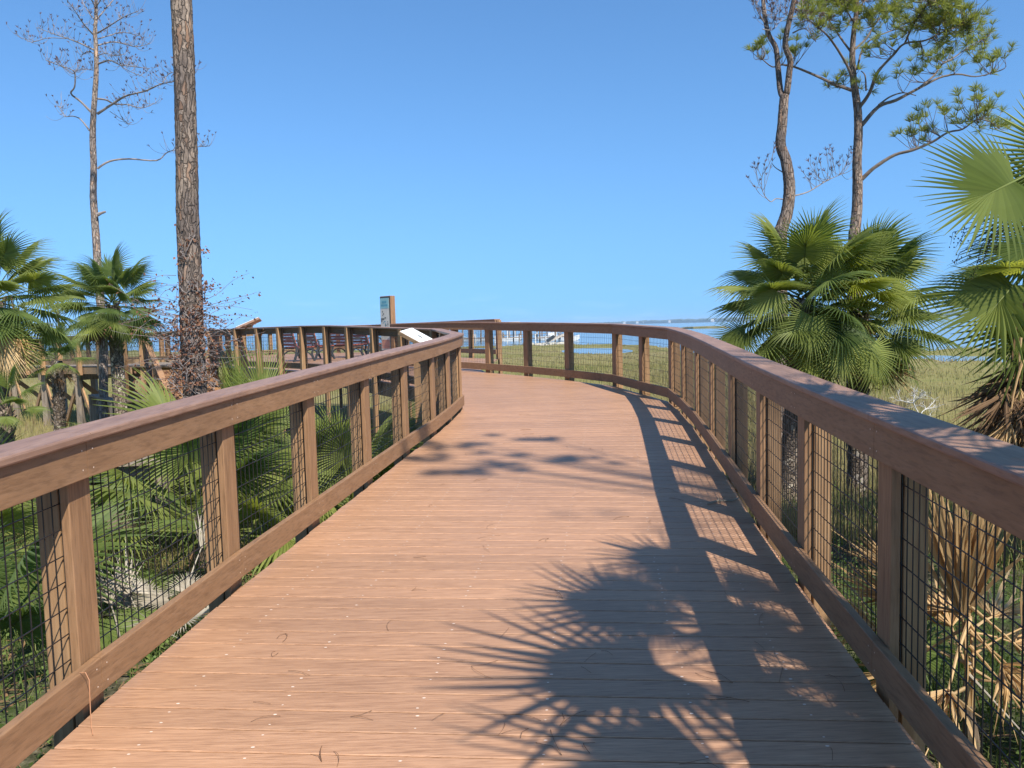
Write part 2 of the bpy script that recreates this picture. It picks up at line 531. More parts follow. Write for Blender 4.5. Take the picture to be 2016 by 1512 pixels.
def land_strip(pts, hmin, hmax, label, mat, seed, depth=160.0, step=9.0):
    """a low wooded shore: uneven crest, sloping both ways"""
    rr = random.Random(seed)
    pts = [Vector((x, y, 0)) for x, y in pts]
    mb = MB(); prev = None; h = hmin
    for i in range(len(pts) - 1):
        n = max(2, int((pts[i + 1] - pts[i]).length / step))
        for k in range(n + 1):
            if i and k == 0: continue
            p = pts[i].lerp(pts[i + 1], k / n)
            u = (i + k / n) / (len(pts) - 1)
            h = 0.72 * h + 0.28 * rr.uniform(hmin, hmax)
            hh = h * min(1, u * 9, (1 - u) * 9 + 0.05)
            d = p.normalized() * depth
            row = [p + Vector((0, 0, -2.2)), p + d * .02 + Vector((0, 0, -2 + hh * rr.uniform(.55, .8))), p + d * .25 + Vector((0, 0, -2 + hh)), p + d * .6 + Vector((0, 0, -2 + hh * rr.uniform(.8, 1.0))), p + d + Vector((0, 0, -2.2))]
            if prev is not None:
                mb.add(prev + row, [(j, 5 + j, 6 + j, 1 + j) for j in range(4)])
            prev = row
    o = mb.build('land', mat)
    tag(o, label, None, kind='structure')


def polar(px, d):
    p = at(px, 640, d); return (p.x, p.y)


land_strip([polar(1120, 5200), polar(1200, 4600), polar(1330, 3600), polar(1500, 3000), polar(1800, 2700), polar(2150, 2500)], 12, 22, 'low wooded far shore across the bay', M_farland, 3)
land_strip([polar(1335, 420), polar(1365, 400), polar(1402, 395), polar(1440, 390)], 0.7, 1.3, 'thin green grass spit lying in the bay', M_grass, 4, 10, 2)
land_strip([polar(-120, 700), polar(40, 720), polar(120, 760), polar(180, 800)], 2.0, 5.0, 'low green point of marsh at the far left of the bay', M_farland, 5, 60, 6)

# ------------------------------------------------------------------ railings
def norm2(v):
    l = math.hypot(*v); return (v[0] / l, v[1] / l)


class Rail:
    """path vertices are the post positions; u is measured outward from the inner face"""
    def __init__(s, pts, side, zf=None):
        s.p = pts; s.side = side; s.zf = zf or (lambda x, y: zdeck(y))
        n = len(pts)
        dirs = [norm2((pts[i + 1][0] - pts[i][0], pts[i + 1][1] - pts[i][1])) for i in range(n - 1)]
        nor = [(-d[1] * side, d[0] * side) for d in dirs]
        s.n = []; s.t = []
        for i in range(n):
            a = nor[max(i - 1, 0)]; b = nor[min(i, n - 2)]
            m = norm2((a[0] + b[0], a[1] + b[1]))
            k = 1 / max(0.5, m[0] * a[0] + m[1] * a[1])
            s.n.append((m[0] * k, m[1] * k))
            da = dirs[max(i - 1, 0)]; db = dirs[min(i, n - 2)]
            s.t.append(norm2((da[0] + db[0], da[1] + db[1])))

    def pos(s, i, u, z, along=0.0):
        x, y = s.p[i]; zz = s.zf(x, y)
        return Vector((x + s.n[i][0] * u + s.t[i][0] * along, y + s.n[i][1] * u + s.t[i][1] * along, zz + z))

    def lerp(s, i, f, u, z):
        return s.pos(i, u, z).lerp(s.pos(i + 1, u, z), f)


def sweep(mb, rail, a, b, prof, gap=0.0015):
    n = len(prof); rows = []
    for i in range(a, b + 1):
        al = gap if i == a else (-gap if i == b else 0)
        rows.append([rail.pos(i, u, z, al) for u, z in prof])
    vs = [p for r in rows for p in r]
    fs = []
    for k in range(len(rows) - 1):
        for j in range(n):
            j2 = (j + 1) % n
            fs.append((k * n + j, k * n + j2, (k + 1) * n + j2, (k + 1) * n + j))
    fs.append(tuple(range(n - 1, -1, -1))); fs.append(tuple((len(rows) - 1) * n + j for j in range(n)))
    mb.add(vs, fs)


def rrect(u0, u1, z0, z1, r):
    return [(u0 + r, z0), (u1 - r, z0), (u1 - r * .3, z0 + r * .3), (u1, z0 + r), (u1, z1 - r), (u1 - r * .3, z1 - r * .3), (u1 - r, z1),
            (u0 + r, z1), (u0 + r * .3, z1 - r * .3), (u0, z1 - r), (u0, z0 + r), (u0 + r * .3, z0 + r * .3)]


CAP = rrect(-0.022, 0.168, 1.058, 1.092, 0.008)
FASC = rrect(0.0, 0.038, 0.915, 1.056, 0.003)
BOTR = rrect(0.0, 0.038, 0.06, 0.20, 0.004)


def flip_fix(o):
    me = o.data
    import bmesh
    bm = bmesh.new(); bm.from_mesh(me); bmesh.ops.recalc_face_normals(bm, faces=bm.faces); bm.to_mesh(me); bm.free()


def composite_railing(label, pts, side, splits, post_bottom=None, zf=None, ends=True, first_bays=0):
    rl = Rail(pts, side, zf)
    root = thing('boardwalk_railing', label, 'railing', (pts[0][0], pts[0][1], rl.zf(*pts[0])))
    for kind, prof, mat in (('cap_rail', CAP, M_cap), ('top_rail', FASC, M_rail), ('bottom_rail', BOTR, M_rail)):
        for a, b in zip(splits[:-1], splits[1:]):
            m = MB(); sweep(m, rl, a, b, prof)
            o = m.build(kind, mat, root); flip_fix(o)
    # screw heads on the rails
    m = MB()
    for i in range(len(pts)):
        for zz in (0.095, 0.165, 0.95, 1.025):
            for al in (-0.03, 0.035):
                c = rl.pos(i, -0.0015, zz, al)
                nn = Vector((rl.n[i][0], rl.n[i][1], 0)).normalized(); tt = Vector((rl.t[i][0], rl.t[i][1], 0))
                ring = [c + tt * .0035 * math.cos(q) + Vector((0, 0, .0035 * math.sin(q))) for q in np.arange(6) * math.pi / 3]
                m.add(ring, [tuple(range(6))])
    m.build('screws', M_screw, root)
    for i in range(len(pts)):
        x, y = pts[i]
        t = Vector((rl.t[i][0], rl.t[i][1], 0)); nn = Vector((rl.n[i][0], rl.n[i][1], 0)).normalized()
        m = MB()
        o = rl.pos(i, 0.040, -0.09) - t * 0.066
        m.box(o, t * 0.132, nn * 0.036, Vector((0, 0, 1.145)))
        m.build('post', M_post, root, bevel=0.003)
        m = MB()
        gz = groundz(x, y) - 0.2
        base = rl.pos(i, 0.092, 0) - t * 0.054; h = rl.zf(x, y) + 1.057 - gz; base.z = gz
        m.box(base, t * 0.108 + Vector((random.uniform(-.004, .004), 0, 0)), nn * 0.09, Vector((0, 0, h)))
        m.build('support_post', M_bare, root, bevel=0.005)
    for i in range(len(pts) - 1):
        m = MB()
        L = (Vector(pts[i + 1]) - Vector(pts[i])).length
        nv = max(2, round(L / 0.051))
        w = 0.0036
        for k in range(nv + 1):
            f = k / nv
            a = rl.lerp(i, f, 0.0855, 0.10); b = rl.lerp(i, f, 0.0855, 1.0)
            m.bar(a, b, w, w)
        for zz in np.arange(0.12, 1.0, 0.1016):
            a = rl.pos(i, 0.0855 - w, float(zz)); b = rl.pos(i + 1, 0.0855 - w, float(zz))
            m.bar(a, b, w, w)
        m.build('wire_mesh', M_wire, root)
    return rl


LEFT = [(-1.925, -2.0), (-1.85, -0.8), (-1.785, 0.45), (-1.715, 1.70), (-1.645, 2.93), (-1.525, 4.18), (-1.375, 5.36), (-1.215, 6.60), (-1.05, 7.85), (-0.88, 9.0), (-0.775, 10.0), (-0.695, 11.05)]
RIGHT = [(0.98, -2.0), (1.085, -0.8), (1.17, 0.45), (1.265, 1.70), (1.375, 2.90), (1.49, 4.05), (1.615, 5.15), (1.785, 6.43), (1.955, 7.72), (2.115, 9.0), (2.225, 10.2), (2.285, 11.25), (2.03, 12.3), (1.765, 13.45), (1.02, 14.6), (0.26, 15.62), (-0.55, 16.55), (-1.35, 17.35), (-2.15, 18.15), (-2.95, 18.95)]
PLAT = [(-0.695, 11.05), (-0.94, 12.1), (-1.2, 13.2), (-1.9, 14.2), (-2.6, 15.2), (-3.31, 16.2), (-4.02, 17.2), (-4.80, 18.12), (-5.62, 19.05), (-6.45, 19.95), (-7.35, 20.9)]
FARR = [(-0.45, 22.5), (-1.35, 24.2), (-2.25, 25.9), (-3.15, 27.6), (-4.05, 29.3), (-4.95, 31.0), (-5.9, 32.8), (-7.6, 33.6), (-9.3, 34.0)]

composite_railing('sunlit brown railing with black wire mesh, curving along the palmettos to the bend', LEFT, 1, [0, 2, 4, 5, 7, 9, 11])
composite_railing('long shaded brown railing that throws its barred shadow onto the deck', RIGHT, -1, [0, 2, 4, 6, 9, 11, 13, 16, 19])
composite_railing('railing seen from outside with bare timber posts, bounding the platform with benches', PLAT, 1, [0, 2, 5, 8, 10])
composite_railing('far platform railing behind the upright sign, ending in a pale sunlit post', FARR, -1, [0, 2, 4, 6, 8],
                  zf=lambda x, y: 0.70)

# ------------------------------------------------------------------ decks
def resample(pts, n):
    pts = [Vector((x, y)) for x, y in pts]
    L = [0.0]
    for a, b in zip(pts, pts[1:]): L.append(L[-1] + (b - a).length)
    out = []
    for k in range(n + 1):
        s = L[-1] * k / n
        for i in range(len(L) - 1):
            if s <= L[i + 1] + 1e-9:
                out.append(pts[i].lerp(pts[i + 1], (s - L[i]) / (L[i + 1] - L[i]))); break
    return out


deck_root = thing('boardwalk_deck', None, None, (0, 4, 0.1)); deck_root['kind'] = 'structure'
TH = 0.025


def board(mb, a, b, c, d, ch=0.003):
    """one plank: a-b near edge, d-c far edge (2D), with eased edges"""
    def z3(p, dz): return Vector((p.x, p.y, zdeck(p.y) + dz))
    ins = [(a, d), (b, c), (c, b), (d, a)]
    top = []
    for p, q in ins:
        v = (q - p).normalized() * ch
        top.append(p + v)
    P = [a, b, c, d]
    vs = [z3(p, -TH) for p in P] + [z3(p, -ch) for p in P] + [z3(p, 0) for p in top]
    fs = [(3, 2, 1, 0), (8, 9, 10, 11)]
    for k in range(4):
        k2 = (k + 1) % 4
        fs += [(k, k2, 4 + k2, 4 + k), (4 + k, 4 + k2, 8 + k2, 8 + k)]
    mb.add(vs, fs)


dk = MB(); scr = MB()
def cut(line, y):
    for (x0, y0), (x1, y1) in zip(line, line[1:]):
        if y0 <= y <= y1:
            return (x0 + (x1 - x0) * (y - y0) / (y1 - y0), y)


sections = [
    ([(-1.90, -1.6)] + LEFT[1:5], [(1.01, -1.75)] + [(1.085, -0.8), (1.17, .45), (1.265, 1.70), (1.35, 2.68)], 32),
    (LEFT[4:9], [(1.35, 2.68), (1.49, 4.05), (1.615, 5.15), (1.785, 6.43), (1.93, 7.45)], 35),
    (LEFT[8:12], [(1.93, 7.45), (1.955, 7.72), (2.115, 9.0), (2.225, 10.2), (2.285, 11.25)], 25),
    ([(-0.695, 11.05), (-0.94, 12.1), (-1.2, 13.2)], [(2.285, 11.25), (2.03, 12.3), (1.765, 13.45)], 16),
]
nb = 0
for Lp, Rp, n in sections:
    a = resample(Lp, n); b = resample(Rp, n)
    for k in range(n):
        g = 0.0036
        p, q, r_, s_ = a[k], b[k], b[k + 1], a[k + 1]
        ex = random.uniform(-.004, .006)
        acr = (q - p).normalized()
        p = p - acr * (0.018 + ex); s_ = s_ - acr * (0.018 + ex); q = q + acr * (0.02 - ex); r_ = r_ + acr * (0.02 - ex)
        fl = (s_ - p).normalized() * g; fr = (r_ - q).normalized() * g
        board(dk, p + fl, q + fr, r_ - fr, s_ - fl)
        for off in (0.10, 0.24, 0.42, 0.58, 0.76, 0.90):
            for f in (0.22, 0.78):
                lo = p.lerp(q, off + random.uniform(-.004, .004)); hi = s_.lerp(r_, off)
                c = lo.lerp(hi, f + random.uniform(-.04, .04))
                rr = random.uniform(.0030, .0052)
                if random.random() < 0.25: continue
                ring = [Vector((c.x + rr * 1.5 * math.cos(t), c.y + rr * math.sin(t), zdeck(c.y) + 0.0012)) for t in np.arange(7) * 2 * math.pi / 7]
                scr.add(ring, [tuple(range(7))])
dk.build('deck_boards', M_deck, deck_root)
scr.build('screws', M_screw, deck_root)


def clip(poly, nrm, d, keep_ge=True):
    out = []
    for i in range(len(poly)):
        a = poly[i]; b = poly[(i + 1) % len(poly)]
        da = a.dot(nrm) - d; db = b.dot(nrm) - d
        if not keep_ge: da, db = -da, -db
        if da >= 0: out.append(a)
        if (da >= 0) != (db >= 0):
            out.append(a.lerp(b, da / (da - db)))
    return out


def plank_poly(mb, poly, ang, width, zf, gap=0.006, th=0.03):
    """planks of a given width laid over a polygon"""
    poly = [Vector(p) for p in poly]
    nrm = Vector((math.cos(ang), math.sin(ang)))
    lo = min(p.dot(nrm) for p in poly); hi = max(p.dot(nrm) for p in poly)
    d = lo
    while d < hi:
        q = clip(clip(poly, nrm, d + gap / 2), nrm, d + width - gap / 2, False)
        d += width
        if len(q) < 3: continue
        ar = sum(q[i].x * q[(i + 1) % len(q)].y - q[(i + 1) % len(q)].x * q[i].y for i in range(len(q)))
        if abs(ar) < 1e-4: continue
        if ar < 0: q.reverse()
        n = len(q)
        vs = [Vector((p.x, p.y, zf(p.x, p.y) - th)) for p in q] + [Vector((p.x, p.y, zf(p.x, p.y))) for p in q]
        mb.add(vs, [tuple(range(n - 1, -1, -1)), tuple(range(n, 2 * n))] + [(k, (k + 1) % n, n + (k + 1) % n, n + k) for k in range(n)])


pl = MB()
zf0 = lambda x, y: zdeck(y)
A1 = [(-1.203, 13.206), (1.76, 13.456), (1.02, 14.62), (0.26, 15.64), (-0.55, 16.57), (-0.75, 17.6), (-4.37, 17.6), (-4.02, 17.22), (-3.31, 16.22), (-2.6, 15.22), (-1.9, 14.22)]
A2 = [(-4.375, 17.606), (-0.752, 17.606), (-0.40, 22.4), (-6.0, 33.0), (-9.4, 34.1), (-12.5, 30.0), (-7.5, 21.1), (-5.62, 19.07)]
plank_poly(pl, A1, R(66), 0.145, zf0)
plank_poly(pl, A2, R(66), 0.145, zf0)
pl.build('platform_boards', M_deck, deck_root)

# rim joists and beams under the deck edges
jb = MB()
for rp, side in ((LEFT, 1), (RIGHT[:14], -1), (PLAT, 1)):
    rl = Rail(rp, side)
    sweep(jb, rl, 0, len(rp) - 1, [(-0.045, -0.27), (0.0, -0.27), (0.0, -0.03), (-0.045, -0.03)], 0)
for y in np.arange(-1, 11, 1.22):
    xl = -1.9 + 0.1 * y; jb.bar((xl, y, zdeck(y) - 0.4), (xl + 3.0, y - .1, zdeck(y) - 0.4), 0.09, 0.24)
o = jb.build('joists', M_bareh, deck_root); flip_fix(o)

# ------------------------------------------------------------------ litter on the deck
lt = MB()
for k in range(74):
    u = random.random()
    y = 2.4 + 8 * u * u; x = random.uniform(-1.2, 1.45) + 0.1 * (y - 3)
    a = random.uniform(0, 2 * math.pi); L = random.uniform(0.05, 0.17); cv = random.uniform(-1.4, 1.4)
    pts = []
    for q in range(6):
        pts.append(Vector((x, y, zdeck(y) + 0.004 + 0.006 * math.sin(q * .7))))
        x += math.cos(a) * L / 5; y += math.sin(a) * L / 5; a += cv / 5
    lt.tube(pts, 0.0009 if random.random() < .85 else 0.0014, 4)
    if random.random() < .25:
        p0 = pts[0]; a2 = a + random.uniform(.15, .6); L2 = L * random.uniform(.6, 1)
        lt.tube([p0, p0 + Vector((math.cos(a2) * L2 * .5, math.sin(a2) * L2 * .5, .003)), p0 + Vector((math.cos(a2 + .3) * L2, math.sin(a2 + .3) * L2, 0.0))], 0.001, 4)
tag(lt.build('pine_needles', M_twig), 'fallen brown pine needles and twigs scattered over the deck boards', 'litter', kind='stuff')
# one long needle hanging over the bottom rail on the sunlit side
nd = MB()
nd.tube([(-1.655, 2.80, zdeck(2.8) + 0.202), (-1.63, 2.795, zdeck(2.8) + 0.206), (-1.612, 2.785, zdeck(2.8) + 0.18), (-1.606, 2.77, zdeck(2.8) + 0.10), (-1.596, 2.75, zdeck(2.8) + 0.02), (-1.575, 2.72, zdeck(2.75) + 0.004)], 0.0016, 5)
tag(nd.build('pine_needle', mat_plain('orange_needle', (0.42, 0.20, 0.10), 0.7)), 'long orange pine needle drooping over the bottom rail by the nearest sunlit post', 'pine needle')
tw = MB()
p0 = Vector((1.43, 5.62, zdeck(5.6) + .012))
tw.tube([p0, p0 + Vector((.09, .05, .006)), p0 + Vector((.2, .075, 0)), p0 + Vector((.27, .13, .004))], [.008, .007, .006, .004], 6)
tw.tube([p0 + Vector((.09, .05, .006)), p0 + Vector((.12, .12, .01))], [.006, .004], 6)
tag(tw.build('twig', M_bleach), 'small pale twig lying in the barred railing shadow', 'twig')

# ------------------------------------------------------------------ palms
def frond_mesh(name, seed, Rl=0.85, nseg=44, spread=138, petiole=0.9, droop=0.25, fold=0.35, rib=0.32, curl=0.25, width=1.0, mat=None, wave=0.06, ridge=0.36, ragged=0.07):
    """fan leaf: petiole along +X from the origin, pleated blade at its end, upper side +Z"""
    r = random.Random(seed); mb = MB()
    pts = [Vector((petiole * t, 0, -0.05 * petiole * t * t)) for t in (0, .25, .5, .75, 1.0)]
    mb.tube(pts, [.022, .013, .011, .010, .009], 6)
    hub = pts[-1]
    # costa running into the blade
    def ribp(s): return hub + Vector((s * Rl, 0, -curl * Rl * (s ** 1.6)))
    mb.tube([ribp(s) for s in (0, .1, .2, .3, rib + .12)], [.010, .009, .007, .005, .002], 5)
    dth = R(2 * spread) / nseg
    st = [.0, .12, .28, .45, .62, .80, 1.0]
    segs = []
    for k in range(nseg):
        th = R(-spread) + dth * (k + .5)
        q = abs(th) / R(spread)
        o = ribp(rib * (1 - q) ** 1.2)
        Lk = Rl * (0.62 + 0.38 * (1 - q * q)) * r.uniform(1 - ragged, 1.05) * (1 - rib * (1 - q) * .75)
        d = Vector((math.cos(th), math.sin(th), 0)); pr = Vector((-math.sin(th), math.cos(th), 0))
        sag = droop * r.uniform(.6, 1.5); wv = r.uniform(-wave, wave)
        row = []
        for t in st:
            p = o + d * (Lk * t)
            y = abs(p.y - hub.y); x = max(p.x - hub.x, 0)
            z = -fold * y * y / Rl * .8 - fold * .25 * y - curl * .5 * x * x / Rl - sag * Lk * max(0, t - .45) ** 2 * 1.7
            row.append(Vector((p.x, p.y, p.z + z)) + pr * (wv * Lk * max(0, t - .42)))
        segs.append((row, pr))
    for k, (row, pr) in enumerate(segs):
        nb_ = segs[k + 1 if k + 1 < nseg else k - 1][0]
        wj = [max(.0015, .52 * (row[i] - nb_[i]).length) for i in range(len(st))]
        wm = wj[2] * 1.12 * width
        vs = []
        for i, t in enumerate(st):
            w = wj[i] if t < .3 else wm * max(.03, (1 - t) / .72) ** .8
            up = Vector((0, 0, 1))
            vs += [row[i] - pr * w - up * w * ridge, row[i] + up * w * ridge, row[i] + pr * w - up * w * ridge]
        fs = []
        for i in range(len(st) - 1):
            a = i * 3; b = a + 3
            fs += [(a, a + 1, b + 1, b), (a + 1, a + 2, b + 2, b + 1)]
        mb.add(vs, fs)
    me = bpy.data.meshes.new(name); me.from_pydata(mb.v, [], mb.f); me.update()
    me.materials.append(mat or M_palm)
    return me


def dead_frond_mesh(name, seed, Rl=0.8, nseg=34, petiole=0.8, mat=None, close=38, loose=.25):
    """collapsed fan: segments hang together from the tip of a drooping stalk"""
    r = random.Random(seed); mb = MB()
    pts = [Vector((petiole * t, 0, -.1 * petiole * t * t)) for t in (0, .3, .6, 1.0)]
    mb.tube(pts, [.02, .013, .011, .009], 6)
    hub = pts[-1]
    for k in range(nseg):
        a = R(r.uniform(-close, close)); b = R(r.uniform(-close, close) * .7)
        d = Vector((math.cos(a) * math.cos(b), math.sin(a) * math.cos(b), math.sin(b)))
        pr = d.cross(Vector((0, 0, 1))).normalized(); tw = r.uniform(-1.2, 1.2)
        up = pr.cross(d).normalized()
        pr, up = pr * math.cos(tw) + up * math.sin(tw), up * math.cos(tw) - pr * math.sin(tw)
        L = Rl * r.uniform(.65, 1.1); w = r.uniform(.010, .02)
        bend = Vector((r.uniform(-loose, loose), r.uniform(-loose, loose), r.uniform(-loose, loose)))
        rows = []
        for t in (.02, .25, .5, .75, 1.0):
            p = hub + d * L * t + bend * L * t * t
            ww = w * (0.5 + t if t < .5 else 1.15 * max(.05, 1.9 * (1 - t)))
            rows += [p - pr * ww, p + up * ww * .5, p + pr * ww]
        mb.add(rows, [f for i in range(4) for f in ((3 * i, 3 * i + 1, 3 * i + 4, 3 * i + 3), (3 * i + 1, 3 * i + 2, 3 * i + 5, 3 * i + 4))])
    me = bpy.data.meshes.new(name); me.from_pydata(mb.v, [], mb.f); me.update()
    me.materials.append(mat or M_straw)
    return me


FR = [frond_mesh('frond', i, droop=.22 + .07 * (i % 4), fold=.28 + .08 * (i % 3), curl=.18 + .1 * (i % 3), nseg=42 + 3 * (i % 3), petiole=.8, width=1.15, ridge=.5, ragged=.13) for i in range(6)]
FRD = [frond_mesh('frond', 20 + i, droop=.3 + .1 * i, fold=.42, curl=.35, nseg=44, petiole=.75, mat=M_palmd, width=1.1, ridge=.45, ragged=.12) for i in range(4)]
FRS = [frond_mesh('frond', 40 + i, Rl=.95, droop=.08, fold=.16 + .1 * i, curl=.1, nseg=46, petiole=.8, wave=.03) for i in range(3)]   # stiff fans
DS = [dead_frond_mesh('dead_frond', 60 + i, mat=M_straw) for i in range(3)]
DB = [dead_frond_mesh('dead_frond', 70 + i, mat=M_brown, close=48) for i in range(3)]
DW = [dead_frond_mesh('dead_frond', 80 + i, mat=M_bleach, close=30) for i in range(2)]


def put_frond(parent, me, base, direction, scale=1.0, roll=0.0, up=None, name=None, pet=1.0):
    d = Vector(direction).normalized()
    u = Vector(up) if up is not None else Vector((0, 0, 1))
    z = u - d * u.dot(d)
    if z.length < .05:
        z = Vector((0, -1, .2)); z = z - d * z.dot(d)
    z.normalize(); y = z.cross(d)
    if roll:
        y, z = y * math.cos(roll) + z * math.sin(roll), z * math.cos(roll) - y * math.sin(roll)
    m = Matrix.Identity(4)
    for i in range(3):
        m[i][0] = d[i] * scale; m[i][1] = y[i] * scale; m[i][2] = z[i] * scale; m[i][3] = base[i]
    o = bpy.data.objects.new(name or me.name.split('.')[0], me)
    COL.objects.link(o); o.parent = parent; o.matrix_basis = m
    return o


def palm_trunk(root, base, top, r0, r1, seed, boots=(0.55, 1.0), lean=0.0):
    r = random.Random(seed); base, top = Vector(base), Vector(top)
    m = MB(); n = 26
    pts = []; rad = []
    for i in range(n + 1):
        t = i / n
        p = base.lerp(top, t) + Vector((math.sin(t * 3.0) * lean, 0, 0))
        pts.append(p); rad.append((r0 + (r1 - r0) * t) * (1 + .12 * max(0, .12 - t) / .12) * r.uniform(.96, 1.04))
    m.tube(pts, rad, 14, rough=.05)
    m.build('trunk', M_ptrunk, root, smooth=True)
    b = MB(); H = (top - base).length; k = 0
    z = boots[0]
    while z < boots[1]:
        a = k * 2.399; k += 1
        p = base.lerp(top, z) + Vector((math.sin(z * 3.0) * lean, 0, 0))
        rr = r0 + (r1 - r0) * z
        d = Vector((math.cos(a), math.sin(a), 0)); s_ = Vector((-math.sin(a), math.cos(a), 0))
        q = p + d * rr * .75
        L = r.uniform(.13, .22); tip = q + d * r.uniform(.05, .11) + Vector((0, 0, L))
        w = r.uniform(.03, .05)
        b.add([q - s_ * w, q + s_ * w, tip + s_ * w * .45, tip - s_ * w * .45, q - s_ * w - d * .02 + Vector((0, 0, .03)), q + s_ * w - d * .02 + Vector((0, 0, .03)), tip + s_ * w * .4 - d * .02, tip - s_ * w * .4 - d * .02],
              [(0, 1, 2, 3), (5, 4, 7, 6), (0, 3, 7, 4), (1, 5, 6, 2), (3, 2, 6, 7)])
        z += r.uniform(.020, .034) / max(H, .5)
    if b.v: b.build('leaf_boots', M_boot, root)


def crown(root, c, n, scale, seed, meshes, elmin=-35, elmax=82, dead=0, dmeshes=None, az0=0.0, az=None, squash=1.0):
    r = random.Random(seed); c = Vector(c)
    for i in range(n):
        t = (i + .5) / n
        el = R(elmax + (elmin - elmax) * t ** .85 + r.uniform(-8, 8))
        a = az0 + i * 2.39996 + r.uniform(-.25, .25)
        if az is not None: a = R(r.uniform(*az))
        d = Vector((math.cos(a) * math.cos(el), math.sin(a) * math.cos(el), math.sin(el)))
        put_frond(root, r.choice(meshes), c + Vector((0, 0, (.12 - .3 * t) * scale)) + d * .05, d, scale * r.uniform(.88, 1.1), r.uniform(-.5, .5))
    for i in range(dead):
        a = r.uniform(0, 6.28); el = R(r.uniform(-80, -52))
        d = Vector((math.cos(a) * math.cos(el), math.sin(a) * math.cos(el), math.sin(el)))
        put_frond(root, r.choice(dmeshes), c + Vector((0, 0, -.22 * scale)) + Vector((math.cos(a), math.sin(a), 0)) * .1, d, scale * r.uniform(.75, 1.0), r.uniform(-1, 1))


def ground_at(p, extra=0.1):
    return Vector((p.x, p.y, groundz(p.x, p.y) - extra))


PG = 'sabal palms growing beside the boardwalk'
def palm(px, py, d, label, n, scale, seed, meshes, tr=(.15, .13), dead=3, dmeshes=DB, elmin=-35, boots=(.55, 1.0), base_px=None, lean=0.0, elmax=82):
    c = at(px, py, d)
    b = ground_at(at(base_px, py, d) if base_px else c)
    root = thing('sabal_palm', label, 'palm tree', b, PG)
    palm_trunk(root, b, c - Vector((0, 0, .05)), tr[0], tr[1], seed, boots, lean)
    crown(root, c, n, scale, seed, meshes, elmin, elmax, dead, dmeshes)
    return root, c


MIXG = FR + FRD[:2]
# right group in the middle distance: two crowns
pr1, c1 = palm(1580, 585, 11.0, 'full green palm crown left of its twin, below the curved pine trunk', 38, .80, 101, MIXG, dead=4, dmeshes=DB + DS[:1], elmin=-48, base_px=1548)
pr2, c2 = palm(1692, 612, 11.4, 'full green palm crown right of its twin, below the straight live pine', 40, .82, 102, MIXG, dead=5, dmeshes=DB + DS, elmin=-52, base_px=1690)
# left group
palm(-12, 590, 13.5, 'large palm cut off by the left edge of the photo with a golden dead frond', 38, .84, 103, MIXG, dead=5, dmeshes=DB, elmin=-45, base_px=-20, tr=(.16, .14))
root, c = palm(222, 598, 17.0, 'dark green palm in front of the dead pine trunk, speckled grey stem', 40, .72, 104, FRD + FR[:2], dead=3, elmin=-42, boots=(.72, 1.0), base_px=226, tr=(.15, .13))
palm(112, 706, 19.0, 'small palm with a shaggy bare stem left of the dark green palm', 13, .50, 105, FRD + FR[:1], dead=2, elmin=-25, boots=(.25, .95), base_px=106, tr=(.14, .12))
palm(10, 800, 12.0, 'low young palm at the left edge below the golden dead frond', 11, .38, 106, MIXG, dead=1, elmin=-20, boots=(.3, 1.0), base_px=8, tr=(.09, .09))

# golden dead frond hanging from the large left palm
gp = [o for o in COL.objects if o.name.startswith('sabal_palm') and 'golden' in o.get('label', '')][0]
hub = at(22, 655, 13.1)
for k, dx in enumerate((-.10, .02, .12)):
    put_frond(gp, FRS[k % 3] if k == 1 else DS[k % 3], hub + Vector((dx * .4, 0, .62)), (dx, -.15, -1), .78, .4 * k, up=(0, -1, 0.1))
me_gold = frond_mesh('dead_frond', 91, Rl=.85, spread=70, nseg=34, petiole=.25, droop=.05, fold=.5, curl=.15, mat=M_straw, wave=.05)
put_frond(gp, me_gold, hub + Vector((0, -.1, .15)), (.08, -.25, -1), .92, .15, up=(0.1, -1, 0))
put_frond(gp, me_gold, hub + Vector((.02, .05, .12)), (-.15, .1, -1), .86, -.5, up=(-.2, -1, 0))

# near right palm whose fans enter the frame from the right edge
b = ground_at(Vector((5.75, 6.9, 0)))
pr = thing('sabal_palm', 'near palm at the right edge with big pale fans and a brown dead skirt', 'palm tree', b, PG)
pc = Vector((5.55, 6.9, 2.25))
palm_trunk(pr, b, pc, .19, .17, 201, (.35, 1.0))
me_a = frond_mesh('frond', 301, Rl=1.0, nseg=48, spread=140, petiole=1.0, droop=.05, fold=.12, curl=.12, rib=.36, wave=.025)
me_b = frond_mesh('frond', 302, Rl=1.05, nseg=50, spread=140, petiole=1.0, droop=.12, fold=.22, curl=.2, rib=.34, wave=.03)
hubA = at(2000, 352, 6.6)
dA = (hubA - pc).normalized()
def frond_to(parent, me, base, hubpos, pet, up, roll=0.0, scale=None):
    d = Vector(hubpos) - Vector(base)
    return put_frond(parent, me, base, d, scale or d.length / pet, roll, up)
def fan_at(parent, me, pet, hubpos, tip, up, scale):
    # a fan whose blade starts at hubpos and points to tip
    d = (Vector(tip) - Vector(hubpos)).normalized()
    return put_frond(parent, me, Vector(hubpos) - d * pet * scale * .97, d, scale, 0, up=up)
me_a = frond_mesh('frond', 301, Rl=1.0, nseg=48, spread=128, petiole=.55, droop=.04, fold=.14, curl=.16, rib=.36, wave=.05, ridge=.75, ragged=.16, mat=M_palml)
me_b = frond_mesh('frond', 302, Rl=1.05, nseg=50, spread=135, petiole=.55, droop=.10, fold=.22, curl=.2, rib=.34, wave=.05, ridge=.7, ragged=.16)
fan_at(pr, me_a, .55, at(2004, 352, 6.7), at(1845, 425, 6.3), (-.3, -.95, .2), .98)
fan_at(pr, me_b, .55, at(1998, 556, 6.8), at(1868, 690, 6.3), (-.42, -.72, .55), .92)
